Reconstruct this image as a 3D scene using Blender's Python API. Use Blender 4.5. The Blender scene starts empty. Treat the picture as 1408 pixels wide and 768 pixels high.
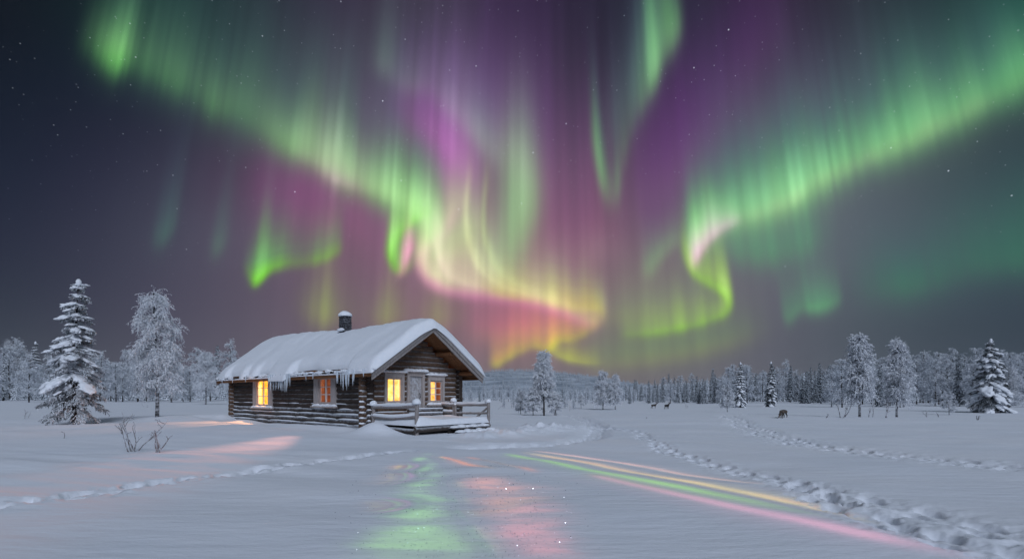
import bpy, math, random
import numpy as np
from mathutils import Vector, Matrix
sc = bpy.context.scene
C = sc.collection
R = math.radians

# ---------------------------------------------------------------- camera, night sky, moon, exposure
EYE, F = 1.30, 704.0
cam_data = bpy.data.cameras.new('camera'); cam = bpy.data.objects.new('camera', cam_data); C.objects.link(cam)
cam.location = (0, 0, EYE); cam.rotation_euler = (R(90), 0, 0)
cam_data.sensor_width = 36; cam_data.lens = 18.0; cam_data.shift_y = 161/1408
cam_data.clip_start = .1; cam_data.clip_end = 30000
sc.camera = cam
world = bpy.data.worlds.new('World'); sc.world = world; world.use_nodes = True
wn = world.node_tree.nodes; wl = world.node_tree.links
MOON_EL, MOON_AZ = 35, 164          # moon behind the viewer's back (azimuth clockwise from +Y)
skyt = wn.new('ShaderNodeTexSky'); skyt.sky_type = 'NISHITA'; skyt.sun_disc = False
skyt.sun_elevation = R(MOON_EL); skyt.sun_rotation = R(MOON_AZ); skyt.altitude = 200
wn['Background'].inputs['Strength'].default_value = .0015
wl.new(skyt.outputs[0], wn['Background'].inputs['Color'])
moon_d = bpy.data.lights.new('moon', 'SUN'); moon = bpy.data.objects.new('moon', moon_d); C.objects.link(moon)
moon_d.energy = 1.9; moon_d.angle = R(32); moon_d.color = (.77, .845, 1.0)
_d = Vector((math.sin(R(MOON_AZ))*math.cos(R(MOON_EL)), math.cos(R(MOON_AZ))*math.cos(R(MOON_EL)), math.sin(R(MOON_EL))))
moon.rotation_euler = _d.to_track_quat('Z', 'Y').to_euler()
sc.view_settings.view_transform = 'Standard'; sc.view_settings.look = 'None'
sc.view_settings.exposure = 0; sc.view_settings.gamma = 1; sc.view_settings.use_curve_mapping = False
sc.render.engine = 'CYCLES'
sc.cycles.max_bounces = 6; sc.cycles.diffuse_bounces = 3; sc.cycles.glossy_bounces = 2; sc.cycles.transparent_max_bounces = 16
sc.cycles.caustics_reflective = False; sc.cycles.caustics_refractive = False
sc.cycles.use_denoising = True; sc.cycles.sample_clamp_indirect = 4

# ---------------------------------------------------------------- aurora glow map (image pixel positions used as tangent coordinates, colours judged from the image)
SX0, SX1, SY0, SY1 = -260, 1668, -420, 600
SCX = [0,117,235,352,469,587,704,821,939,1056,1173,1291,1408]
SCY = [0,80,160,240,320,400,480,545]
SCOL = [
 [(10,15,25),(15,34,38),(26,58,55),(42,55,62),(62,48,74),(72,70,84),(62,44,78),(44,38,60),(42,48,62),(54,32,62),(45,48,60),(33,54,58),(22,80,64)],
 [(10,18,32),(18,28,42),(34,58,60),(52,66,72),(74,70,84),(86,84,98),(82,60,96),(50,45,62),(58,50,74),(70,44,80),(62,70,82),(50,84,80),(40,100,80)],
 [(15,22,38),(25,28,45),(38,38,56),(64,62,76),(88,78,92),(118,90,122),(98,74,108),(70,55,76),(82,58,92),(94,82,106),(84,96,104),(66,76,82),(48,58,66)],
 [(22,27,45),(35,35,55),(55,55,72),(84,60,84),(112,74,106),(124,104,122),(118,100,112),(96,70,92),(106,84,110),(110,108,120),(86,90,102),(66,78,84),(48,68,72)],
 [(30,33,52),(46,46,64),(68,68,84),(94,84,102),(120,86,106),(140,104,124),(138,98,116),(114,80,104),(112,94,112),(100,104,112),(88,98,106),(70,86,92),(54,84,82)],
 [(38,42,58),(52,52,70),(70,66,84),(88,78,94),(112,90,106),(132,98,116),(150,102,120),(132,106,114),(112,106,112),(98,96,108),(84,94,102),(68,82,92),(52,66,78)],
 [(50,56,70),(62,63,78),(78,74,90),(94,86,100),(110,94,104),(126,100,110),(132,106,112),(118,108,110),(106,102,108),(90,90,102),(76,84,96),(62,74,88),(50,64,80)],
 [(68,74,88),(78,80,94),(88,86,100),(100,94,106),(112,102,110),(120,106,112),(124,110,114),(120,108,112),(108,104,110),(94,94,106),(82,88,102),(70,80,96),(60,74,92)]]

def _noise1(x, seed):
    i = np.floor(x).astype(np.int64); f = x - i; f = f*f*(3-2*f)
    def h(k):
        k = (k*374761393 + seed*668265263) & 0x7fffffff
        k = ((k ^ (k >> 13))*1274126177) & 0x7fffffff
        return ((k ^ (k >> 16)) & 0xffff)/65535.0
    return h(i)*(1-f) + h(i+1)*f

def _blur(a, sx, sy):
    for ax, s in ((1, sx), (0, sy)):
        if s <= 0: continue
        n = int(3*s)+1; k = np.exp(-0.5*(np.arange(-n, n+1)/s)**2); k /= k.sum()
        p = [(0, 0)]*a.ndim; p[ax] = (n, n)
        b = np.pad(a, p, mode='edge'); out = np.zeros_like(a)
        for j, w in enumerate(k):
            sl = [slice(None)]*a.ndim; sl[ax] = slice(j, j+a.shape[ax])
            out += w*b[tuple(sl)]
        a = out
    return a

def _spline(P, n):
    P = np.asarray(P, float)
    Q = np.vstack([2*P[0]-P[1], P, 2*P[-1]-P[-2]])
    out = []
    for i in range(len(P)-1):
        p0, p1, p2, p3 = Q[i:i+4]
        L = np.hypot(*(p2-p1)[:2]); m = max(4, int(L*n))
        t = (np.arange(m)/m)[:, None]
        out.append(0.5*(2*p1+(p2-p0)*t+(2*p0-5*p1+4*p2-p3)*t*t+(3*p1-p0-3*p2+p3)*t**3))
    return np.vstack(out)

G, PG, YG, WG = (.30,.84,.32), (.62,.92,.50), (.84,.90,.30), (.92,.97,.74)
NG, TG = (.50,.90,.20), (.16,.60,.36)
PK, MG, PU, VI, SA = (.98,.60,.78), (.66,.30,.58), (.40,.22,.50), (.58,.44,.66), (.95,.62,.50)
# (points (x, y, brightness, ray length), bottom colour, body colour, top colour, bottom softness, sideways blur, rayness)
CURT = [
 # left arm, sweeping down from the upper left to the S-fold
 ([(105,60,.0,90),(122,72,.35,80),(135,75,.25,80),(150,88,1.1,85),(168,92,1.0,85),(184,95,.35,90),(235,120,.36,75),(275,140,.30,70),(290,152,.42,60),(305,158,.50,60),(322,160,.30,65),(360,182,.42,70),(376,195,.75,65),(390,204,.9,65),(425,218,.8,75),(450,232,.9,75),(470,246,1.25,80),(500,262,1.1,66),(540,278,1.2,64),(572,296,1.1,62),(590,318,.8,60),(598,340,.5,60),(590,355,.0,50)], (.48,.86,.40), (.54,.84,.48), (.28,.46,.40), 26, 9, .3),
 ([(380,200,.0,40),(430,224,.5,50),(466,246,.95,55),(490,256,.8,52),(520,267,.7,52),(550,280,.75,54),(582,300,.85,56),(598,325,.7,46),(604,350,0,40)], (.84,.94,.64), (.70,.90,.54), (.54,.72,.48), 18, 8, .35),
 ([(440,236,.0,16),(462,248,.55,22),(480,256,.55,20),(500,264,0,14)], (.86,.34,.74), MG, MG, 8, 6, .1),
 ([(120,60,.0,110),(200,105,.3,120),(300,155,.4,120),(400,205,.5,130),(470,240,.5,130),(540,275,.4,130),(600,300,.0,110)], (.32,.50,.42), (.30,.44,.40), (.24,.32,.36), 50, 16, .5),
 ([(1460,70,.4,90),(1300,150,.4,120),(1180,205,.45,130),(1080,260,.5,140),(1000,290,.45,130),(950,320,.0,100)], (.38,.54,.50), (.36,.46,.48), (.28,.32,.38), 50, 16, .5),
 ([(535,150,.0,60),(570,175,.45,70),(605,205,.75,80),(632,235,.7,80),(650,260,.0,60)], (.70,.38,.68), (.66,.38,.66), (.46,.30,.54), 28, 9, .8),
 ([(600,140,.0,50),(640,175,.45,60),(672,205,.5,60),(700,240,.0,60)], (.62,.74,.64), (.56,.66,.62), (.46,.46,.56), 24, 10, .8),
 ([(560,330,.0,50),(590,352,.35,60),(615,362,.45,66),(640,358,.45,70),(664,372,.35,60),(690,392,.0,50)], (.88,.92,.66), (.82,.88,.60), (.66,.74,.52), 16, 5, 1.0),
 # S-fold: green left lobe and pink-white inner lip
 ([(600,290,.0,26),(575,302,.55,28),(552,320,.75,32),(539,344,.95,34),(540,362,1.0,34),(549,376,.7,40),(562,370,.25,40),(575,360,0,40)], (.48,.88,.22), (.54,.84,.36), (.60,.82,.50), 7, 5, .5),
 ([(546,384,.0,10),(554,374,.9,26),(560,352,.8,34),(570,338,.0,20)], PK, PK, WG, 6, 4, .2),
 ([(640,270,.0,50),(628,298,.25,50),(606,330,.5,46),(584,348,.6,36),(579,364,.95,34),(587,384,1.1,36),(604,398,1.0,40),(632,406,.8,44),(668,411,.66,46),(705,416,.62,44),(745,424,.6,40),(780,436,.6,36),(806,448,.5,34),(822,447,.35,30),(829,430,.2,26),(826,415,.0,24)], PK, (.93,.90,.70), (.80,.80,.62), 9, 6, .5),
 ([(575,372,.0,60),(590,378,.3,60),(612,386,.4,64),(645,384,.4,64),(680,388,.35,60),(710,400,.0,60)], (.95,.93,.76), (.92,.86,.76), (.74,.60,.68), 20, 8, .9),
 ([(570,320,.0,60),(592,335,.5,60),(612,345,.5,80),(634,335,.5,90),(650,320,.35,80),(668,320,.0,80)], (.78,.92,.60), (.78,.84,.66), (.64,.46,.66), 26, 6, 1.0),
 # inner tube at x 640-725
 ([(650,345,.0,50),(666,370,.35,55),(692,372,.5,70),(712,335,.75,80),(722,290,.75,80),(716,250,.55,80),(704,215,.35,70),(690,185,0,60)], (.62,.82,.54), (.60,.80,.55), (.52,.64,.54), 26, 15, .5),
 ([(655,398,.0,30),(690,408,.4,40),(730,414,.4,34),(790,427,.45,32),(822,428,.4,30),(832,442,0,30)], YG, YG, PG, 6, 4, .4),
 ([(515,85,.0,70),(527,97,.5,70),(540,112,.2,60),(565,122,.45,44),(590,126,.2,44),(630,165,.3,50),(660,200,.3,54),(690,235,0,80)], (.62,.76,.64), (.48,.62,.54), (.42,.46,.52), 22, 9, .4),
 # purple/violet tall rays of the crown
 ([(575,235,.0,80),(605,250,.5,100),(635,255,.5,110),(665,240,.0,100)], (.76,.50,.74), (.72,.48,.74), VI, 40, 13, .9),
 ([(480,215,.0,80),(520,195,.3,90),(570,185,.38,90),(600,190,.25,110),(680,200,.35,130),(740,260,.2,160),(760,300,0,200)], (.60,.30,.58), (.46,.24,.54), (.34,.18,.46), 45, 16, .5),
 ([(340,260,.0,90),(370,280,.4,110),(410,275,.55,100),(450,268,.75,95),(490,295,.4,100),(530,335,.25,100),(545,350,0,90)], (.62,.32,.54), (.56,.28,.50), (.36,.24,.42), 50, 14, .6),
 ([(870,310,.0,120),(905,270,.5,130),(960,205,.4,120),(1010,130,.3,110),(1060,60,.3,150),(1090,30,0,150)], (.46,.27,.50), (.38,.20,.46), (.26,.12,.34), 50, 18, .4),
 ([(735,380,.0,150),(778,375,.35,110),(800,370,.4,110),(830,350,.25,160),(880,360,0,200)], (.66,.50,.54), (.54,.34,.46), PU, 30, 8, .9),
 # centre ray curtain at x 820-945
 ([(816,190,.0,90),(822,226,.38,70),(829,256,.5,64),(843,278,.35,44),(852,255,.10,60),(866,190,.12,70),(884,150,.22,80),(896,118,.6,110),(906,94,.85,120),(918,72,.75,110),(930,54,.45,90),(944,36,.0,80)], (.52,.80,.50), (.46,.78,.46), (.30,.48,.44), 26, 4, 1.1),
 ([(824,215,.0,60),(850,180,.28,80),(880,120,.35,90),(905,60,.3,90),(925,30,.0,80)], (.36,.52,.46), (.34,.48,.45), (.26,.36,.40), 40, 10, .7),
 ([(648,230,.0,30),(640,300,.25,26),(646,345,.35,24),(664,378,.4,22),(700,400,.4,22),(750,415,.3,20),(790,424,.0,20)], (.90,.88,.66), (.84,.86,.60), (.66,.66,.56), 7, 3, .4),
 ([(672,230,.0,30),(664,310,.22,24),(672,352,.35,22),(694,384,.4,20),(736,406,.3,20),(780,416,.0,20)], (.80,.86,.58), (.74,.82,.54), (.60,.62,.54), 7, 3, .4),
 ([(596,300,.0,30),(600,345,.35,28),(612,376,.5,28),(640,394,.45,26),(680,402,.0,24)], (.98,.82,.80), (.94,.84,.74), (.80,.66,.66), 7, 3, .4),
 ([(700,330,.0,60),(740,350,.22,110),(775,352,.3,120),(800,345,.28,110),(840,350,.2,110),(890,350,.0,90)], (.62,.50,.54), (.54,.36,.47), (.40,.25,.40), 30, 3, 1.2),
 ([(380,300,.0,60),(410,310,.3,90),(445,318,.4,110),(480,318,.3,110),(520,330,.0,90)], (.62,.40,.52), (.56,.32,.48), (.40,.24,.42), 30, 3, 1.2),
 # right arm
 ([(1500,66,1.2,66),(1408,112,1.1,62),(1372,132,1.0,60),(1345,148,.8,60),(1322,162,1.1,58),(1292,176,.85,60),(1255,192,1.1,62),(1225,204,1.1,62),(1190,218,.8,60),(1150,238,1.0,60),(1110,264,1.1,60),(1070,286,1.2,58),(1035,298,1.1,56),(1005,306,.8,56),(980,318,.7,52),(960,334,.65,50),(948,350,.5,44),(940,352,.0,40)], (.54,.86,.50), (.44,.79,.48), (.22,.44,.38), 36, 9, .25),
 ([(1380,130,.0,50),(1322,160,.5,46),(1285,178,.45,46),(1250,196,.6,50),(1210,212,.5,50),(1180,226,.35,40),(1140,244,.5,50),(1110,262,.8,50),(1085,280,1.1,46),(1060,290,.85,46),(1040,298,.9,46),(1005,306,.55,50),(965,326,.7,56),(946,350,.0,56)], (.82,.94,.66), (.62,.88,.58), (.44,.76,.50), 18, 5, .75),
 ([(1020,302,.0,14),(1010,308,.6,24),(990,320,.9,30),(970,338,1.0,34),(957,360,.95,34),(952,376,0,20)], (.96,.62,.86), (.94,.70,.86), PG, 7, 5, .3),
 ([(940,335,.0,34),(944,355,.5,34),(955,378,.7,34),(978,394,.85,46),(998,406,1.1,46),(1003,421,1.0,36),(996,433,.9,32),(970,444,.85,30),(935,453,.8,28),(900,459,.75,28),(872,461,.4,26),(850,463,0,26)], (.62,.90,.26), (.66,.84,.38), (.60,.70,.46), 9, 4, .9),
 ([(884,375,.0,50),(893,380,.45,60),(902,364,.35,60),(912,352,.5,50),(925,338,.4,50),(945,328,0,50)], (.58,.80,.52), (.5,.7,.5), PU, 12, 6, .6),
 ([(800,440,.0,60),(860,440,.4,70),(930,430,.45,60),(985,410,.0,60)], (.64,.72,.42), (.56,.62,.46), (.5,.46,.46), 20, 14, .3),
 # lower yellow-green veil and salmon rays above the hills
 ([(674,500,.0,26),(681,504,.75,34),(689,500,.5,34),(705,490,.4,40),(735,478,.5,40),(752,484,.55,44),(768,470,.5,40),(790,468,.4,36),(812,456,.3,36),(832,440,0,40)], (.92,.92,.26), (.97,.78,.38), SA, 6, 4, .8),
 ([(640,458,.0,50),(690,465,.6,50),(740,458,.7,45),(790,450,.4,36),(830,440,0,30)], (.92,.56,.50), (.90,.46,.54), (.80,.42,.56), 22, 12, .5),
 ([(752,480,.0,16),(775,494,.6,16),(800,500,.5,16),(830,502,.0,14)], YG, YG, YG, 5, 5, .2),
 ([(800,508,.0,40),(850,502,.5,46),(930,492,.5,46),(1010,472,.3,50),(1060,450,.0,50)], (.62,.70,.36), (.5,.66,.38), (.44,.52,.42), 18, 14, .4),
 # left low patch
 ([(335,365,.0,26),(345,386,.5,60),(350,391,1.6,84),(357,385,1.2,76),(370,373,.8,66),(395,367,.5,56),(420,365,.40,60),(445,359,.5,62),(462,350,.45,60),(470,345,0,30)], NG, (.44,.72,.38), (.42,.40,.44), 8, 4, .85),
 ([(207,330,.0,80),(218,336,.45,80),(230,326,.32,100),(243,308,.0,110)], (.32,.56,.44), (.30,.44,.42), (.25,.30,.38), 18, 5, .5),
 ([(286,346,.0,70),(296,348,.42,70),(306,342,.22,80),(316,334,0,70)], (.38,.58,.44), (.34,.46,.42), (.28,.32,.38), 18, 4, .6),
 ([(400,420,.0,50),(425,436,.25,60),(440,440,.5,64),(452,442,.55,64),(466,440,.2,60),(500,438,.1,50),(518,442,.3,50),(532,444,.55,56),(546,442,.3,50),(575,440,.12,50),(604,442,.4,56),(622,442,.18,50),(650,442,0,40)], (.70,.78,.36), (.62,.70,.38), (.54,.50,.46), 22, 6, .6),
 # right low patches
 ([(985,345,.0,50),(1020,354,.6,50),(1060,356,.7,50),(1100,346,.6,56),(1140,320,.0,60)], (.36,.66,.44), (.36,.64,.46), (.38,.55,.48), 26, 14, .3),
 ([(1075,435,.0,50),(1085,442,.6,46),(1100,428,.45,44),(1125,427,.65,40),(1150,418,.65,40),(1160,408,.0,40)], (.40,.70,.46), (.38,.62,.46), (.38,.48,.46), 12, 3, .9),
 ([(1170,408,.0,50),(1225,400,.4,50),(1258,394,.75,46),(1290,388,.35,56),(1330,374,.4,70),(1420,364,.5,80),(1520,350,.0,90)], (.24,.58,.38), (.22,.52,.38), (.24,.42,.42), 30, 14, .4),
]

def aurora_map(scale=1.0):
    W, H = SX1-SX0, SY1-SY0
    # smooth night-sky base, bicubic-ish from the table
    col = np.array(SCOL, float)/255
    xs = np.clip(np.arange(SX0, SX1), 0, 1408); ys = np.clip(np.arange(SY0, SY1), 0, 545)
    ix = np.clip(np.searchsorted(SCX, xs, side='right')-1, 0, 11); fx = (xs-np.array(SCX)[ix])/(np.array(SCX)[ix+1]-np.array(SCX)[ix])
    iy = np.clip(np.searchsorted(SCY, ys, side='right')-1, 0, 6); fy = (ys-np.array(SCY)[iy])/(np.array(SCY)[iy+1]-np.array(SCY)[iy])
    fx = fx[None, :, None]; fy = fy[:, None, None]
    base = (col[iy][:, ix]*(1-fx)+col[iy][:, ix+1]*fx)*(1-fy) + (col[iy+1][:, ix]*(1-fx)+col[iy+1][:, ix+1]*fx)*fy
    base = _blur(base, 34, 26)*(1-.16*np.exp(-((np.arange(SY0, SY1)[:, None, None]-0.0)/130)**2))
    rng = np.random.default_rng(5)
    acc = np.zeros((H, W, 4))
    for ci, (P, cb, cm, ct, soft, sb, ray) in enumerate(CURT):
        S = _spline(P, 2.0)
        d = np.hypot(np.gradient(S[:, 0]), np.gradient(S[:, 1]))
        s = np.cumsum(d)
        I = np.clip(S[:, 2], 0, None)*d
        r = _noise1(s/9.0, ci*7+1)*.5+_noise1(s/23.0, ci*7+2)*.5
        r2 = _noise1(s/4.0, ci*7+3)
        I = I*(1-ray*.9+ray*1.8*np.clip(r*.72+r2*.28, 0, 1)**1.3)
        hh = S[:, 3]*1.3*(.75+.5*_noise1(s/14.0, ci*7+4))
        T = int(S[:, 3].max()*3.2)+int(soft*2)
        t = np.arange(-int(soft*2), T)[None, :]*1.0
        u = t/hh[:, None]
        prof = 1/(1+np.exp(-np.clip(t/(soft*.35), -30, 30)))*np.exp(-np.clip(u, 0, None)**1.35*1.3-np.clip(u-.9, 0, None)**2*.6)
        a = np.clip(u/.28, 0, 1)[..., None]; b = np.clip((u-.25)/1.0, 0, 1)[..., None]
        c = (np.array(cb)*(1-a)+np.array(cm)*a)*(1-b)+np.array(ct)*b
        lean = (704-S[:, 0])/(S[:, 1]+2600)
        X = np.rint(S[:, :1]+lean[:, None]*t-SX0+(jit:=rng.uniform(-.5, .5, t.shape))).astype(int); Y = np.rint(S[:, 1:2]-t-SY0+jit[:, ::-1]).astype(int)
        ok = (X >= 0) & (X < W) & (Y >= 0) & (Y < H)
        w = I[:, None]*prof
        x0, x1 = max(0, X[ok].min()-60), min(W, X[ok].max()+61); y0, y1 = max(0, Y[ok].min()-60), min(H, Y[ok].max()+61)
        idx = ((Y-y0)*(x1-x0)+(X-x0))[ok]; n = (x1-x0)*(y1-y0)
        lay = np.stack([np.bincount(idx, (w*q)[ok], n).reshape(y1-y0, x1-x0) for q in (c[..., 0], c[..., 1], c[..., 2], 1.0)], -1)
        acc[y0:y1, x0:x1] += _blur(lay, sb, max(1.0, soft*.25))
    yy = np.arange(SY0, SY1)[:, None]*1.0; q = (np.arange(SX0, SX1)[None, :]-704.0)/(yy+2600)*3000
    tex = (_noise1(q/5.0, 301)-.5)*.55+(_noise1(q/13.0+_noise1(yy/160, 9)*.8, 302)-.5)*.75+(_noise1(q/2.6, 303)-.5)*.22
    tex = tex*(.45+.9*_noise1(q/60+yy/190, 304))
    wgt = acc[..., 3:]*np.exp(_blur(tex[..., None], 1.2, 3)*.50)
    base = base*np.exp(np.clip(_blur(tex[..., None], 1.5, 6), -1, 1)*.13*np.exp(-((np.arange(SX0, SX1)[None, :, None]-680.0)/300)**2))*(1-.13*np.clip((np.arange(SX0, SX1)[None, :, None]-1050)/250, 0, 1)*np.clip((yy[..., None]-360)/90, 0, 1))
    glow0 = acc[..., :3]/np.maximum(acc[..., 3:], 1e-6)
    glow = glow0*(1+.10*np.clip(wgt-acc[..., 3:], -1, 1))
    alpha = 1-np.exp(-wgt*1.6*scale)
    hot = np.clip(wgt-.9, 0, 1.4)*.08
    return np.clip(base*(1-alpha)+(glow+hot)*alpha, 0, 1)

# ---------------------------------------------------------------- helpers
rnd = random.Random(11)
rng = np.random.default_rng(7)

def tag(o, label=None, cat=None, group=None, kind=None):
    if label: o['label'] = label
    if cat: o['category'] = cat
    if group: o['group'] = group
    if kind: o['kind'] = kind
    return o

def thing(name, loc, label, cat, rz=0.0, group=None):
    o = bpy.data.objects.new(name, None); C.objects.link(o); o.location = loc; o.rotation_euler = (0, 0, rz)
    o.empty_display_size = .3
    return tag(o, label, cat, group)

class MB:
    """collects pieces of ONE mesh"""
    def __init__(s): s.v = []; s.f = []; s.n = 0
    def add(s, v, f):
        v = np.asarray(v, float); s.v.append(v)
        f = np.asarray(f, int)
        s.f.append(f+s.n); s.n += len(v)
    def box(s, a, b, M=None, j=0.0):
        a = np.minimum(a, b)*1.0, np.maximum(a, b)*1.0
        v = np.array([[a[i][0], a[k][1], a[l][2]] for i in (0, 1) for k in (0, 1) for l in (0, 1)])
        if j: v += rng.uniform(-j, j, v.shape)
        if M is not None: v = v@np.array(M.to_3x3()).T+np.array(M.translation)
        s.add(v, [(0, 1, 3, 2), (4, 6, 7, 5), (0, 4, 5, 1), (2, 3, 7, 6), (0, 2, 6, 4), (1, 5, 7, 3)])
    def tube(s, pts, rad, n=8, caps=True, squash=1.0):
        pts = np.asarray(pts, float); m = len(pts); rad = np.broadcast_to(np.asarray(rad, float), (m,))
        t = np.gradient(pts, axis=0); t /= np.linalg.norm(t, axis=1)[:, None]+1e-9
        mt = t.mean(0); up = np.array([0, 0, 1.0]) if abs(mt[2]) < .8*np.linalg.norm(mt) else np.array([1.0, 0, 0])
        a = np.cross(t, up); a /= np.linalg.norm(a, axis=1)[:, None]+1e-9
        b = np.cross(a, t)
        th = np.arange(n)*2*np.pi/n
        v = pts[:, None]+rad[:, None, None]*(np.cos(th)[None, :, None]*a[:, None]+squash*np.sin(th)[None, :, None]*b[:, None])
        i = np.arange(m-1)[:, None]*n; k = np.arange(n)[None]
        k2 = (k+1) % n
        f = np.stack([i+k, i+k2, i+n+k2, i+n+k], -1).reshape(-1, 4)
        v = v.reshape(-1, 3); s.add(v, f)
        if caps:
            for e, off in ((0, 0), (m-1, (m-1)*n)):
                ring = v[off:off+n]; c = pts[e]
                q = np.vstack([ring, c[None]])
                kk = np.arange(n); k3 = (kk+1) % n
                tri = np.stack([kk, k3, np.full(n, n), np.full(n, n)], -1) if e else np.stack([k3, kk, np.full(n, n), np.full(n, n)], -1)
                s.add(q, tri)
    def blob(s, c, r, seed=0, sub=2, rough=.18, flat=None):
        v, f = ICO[sub]
        nv = v*(1+rough*(vnoise3(v*1.7+seed*3.1, seed)-.5)*2)[:, None]
        nv = nv*np.asarray(r, float)
        if flat is not None: nv[:, 2] = np.where(nv[:, 2] < 0, nv[:, 2]*flat, nv[:, 2])
        s.add(nv+np.asarray(c, float), f)
    def build(s, name, mat, parent=None, smooth=True):
        v = np.concatenate(s.v) if s.v else np.zeros((0, 3)); 
        fs = np.concatenate(s.f) if s.f else np.zeros((0, 4), int)
        me = mesh_from(name, v, fs, mat, smooth)
        o = bpy.data.objects.new(name, me); C.objects.link(o)
        if parent is not None: o.parent = parent
        return o

def mesh_from(name, v, fs, mat, smooth=True):
    """fs: (n,4) with repeated last index for triangles"""
    tri = fs[:, 2] == fs[:, 3]
    order = np.concatenate([np.nonzero(~tri)[0], np.nonzero(tri)[0]])
    nq, nt = int((~tri).sum()), int(tri.sum())
    loops = np.concatenate([fs[~tri].reshape(-1), fs[tri][:, :3].reshape(-1)])
    starts = np.concatenate([np.arange(nq)*4, nq*4+np.arange(nt)*3])
    me = bpy.data.meshes.new(name)
    me.vertices.add(len(v)); me.vertices.foreach_set('co', np.ascontiguousarray(v, dtype=np.float32).reshape(-1))
    me.loops.add(len(loops)); me.loops.foreach_set('vertex_index', loops.astype(np.int32))
    me.polygons.add(nq+nt); me.polygons.foreach_set('loop_start', starts.astype(np.int32))
    me.polygons.foreach_set('use_smooth', np.full(nq+nt, bool(smooth)))
    if mat is not None: me.materials.append(mat)
    me.update(calc_edges=True); me.validate()
    return me

def _hash(ix, iy, iz, seed):
    k = (ix*374761393+iy*668265263+iz*2147483647+seed*1274126177) & 0xffffffff
    k = ((k ^ (k >> 13))*1103515245) & 0xffffffff
    k = ((k ^ (k >> 16))*668265263) & 0xffffffff
    return ((k ^ (k >> 15)) & 0xffff)/65535.0

def vnoise(x, y, seed=0):
    x = np.asarray(x, float); y = np.asarray(y, float)
    ix = np.floor(x).astype(np.int64); iy = np.floor(y).astype(np.int64)
    fx = x-ix; fy = y-iy; fx = fx*fx*fx*(fx*(fx*6-15)+10); fy = fy*fy*fy*(fy*(fy*6-15)+10)
    z = np.zeros_like(ix)
    h = lambda a, b: _hash(ix+a, iy+b, z, seed)
    return (h(0, 0)*(1-fx)+h(1, 0)*fx)*(1-fy)+(h(0, 1)*(1-fx)+h(1, 1)*fx)*fy

def vnoise3(p, seed=0):
    i = np.floor(p).astype(np.int64); f = p-i; f = f*f*(3-2*f)
    out = 0
    for a in (0, 1):
        for b in (0, 1):
            for c in (0, 1):
                w = (f[:, 0] if a else 1-f[:, 0])*(f[:, 1] if b else 1-f[:, 1])*(f[:, 2] if c else 1-f[:, 2])
                out = out+w*_hash(i[:, 0]+a, i[:, 1]+b, i[:, 2]+c, seed)
    return out

def fbm(x, y, seed, octs=4, gain=.5):
    s = 0; a = 1; t = 0
    for o in range(octs):
        s = s+a*vnoise(x*2**o+o*17.3, y*2**o-o*9.1, seed+o); t += a; a *= gain
    return s/t

def sstep(a, b, x):
    t = np.clip((np.asarray(x, float)-a)/(b-a), 0, 1); return t*t*(3-2*t)

def _ico(sub):
    t = (1+5**.5)/2
    v = [(-1, t, 0), (1, t, 0), (-1, -t, 0), (1, -t, 0), (0, -1, t), (0, 1, t), (0, -1, -t), (0, 1, -t), (t, 0, -1), (t, 0, 1), (-t, 0, -1), (-t, 0, 1)]
    f = [(0, 11, 5), (0, 5, 1), (0, 1, 7), (0, 7, 10), (0, 10, 11), (1, 5, 9), (5, 11, 4), (11, 10, 2), (10, 7, 6), (7, 1, 8), (3, 9, 4), (3, 4, 2), (3, 2, 6), (3, 6, 8), (3, 8, 9), (4, 9, 5), (2, 4, 11), (6, 2, 10), (8, 6, 7), (9, 8, 1)]
    v = [np.array(p)/np.linalg.norm(p) for p in v]
    for _ in range(sub):
        cache = {}; nf = []
        def mid(a, b):
            k = (min(a, b), max(a, b))
            if k not in cache:
                m = v[a]+v[b]; v.append(m/np.linalg.norm(m)); cache[k] = len(v)-1
            return cache[k]
        for a, b, c in f:
            ab, bc, ca = mid(a, b), mid(b, c), mid(c, a)
            nf += [(a, ab, ca), (b, bc, ab), (c, ca, bc), (ab, bc, ca)]
        f = nf
    return np.array(v), np.array([(a, b, c, c) for a, b, c in f])
ICO = {0: _ico(0), 1: _ico(1), 2: _ico(2), 3: _ico(3)}

# ---------------------------------------------------------------- materials
def mat(name, rough=.8, spec=.3):
    m = bpy.data.materials.new(name); m.use_nodes = True
    nt = m.node_tree; b = nt.nodes['Principled BSDF']
    b.inputs['Roughness'].default_value = rough; b.inputs['Specular IOR Level'].default_value = spec
    return m, nt, b
def nd(nt, typ, **kw):
    n = nt.nodes.new(typ)
    for k, v in kw.items():
        if k in n.inputs.keys(): n.inputs[k].default_value = v
        else: setattr(n, k, v)
    return n
def ramp(nt, fac, stops):
    r = nt.nodes.new('ShaderNodeValToRGB'); e = r.color_ramp.elements
    while len(e) < len(stops): e.new(.5)
    for q, (p, c) in zip(e, stops): q.position = p; q.color = (*c, 1) if len(c) == 3 else c
    nt.links.new(fac, r.inputs[0]); return r.outputs[0]
def noise(nt, scale, detail=4, rough=.55, coord='Object', sc3=(1, 1, 1)):
    tc = nt.nodes.new('ShaderNodeTexCoord'); mp = nt.nodes.new('ShaderNodeMapping'); mp.inputs['Scale'].default_value = sc3
    nt.links.new(tc.outputs[coord], mp.inputs[0])
    n = nt.nodes.new('ShaderNodeTexNoise'); n.inputs['Scale'].default_value = scale; n.inputs['Detail'].default_value = detail; n.inputs['Roughness'].default_value = rough
    nt.links.new(mp.outputs[0], n.inputs['Vector']); return n.outputs['Fac']
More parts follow.
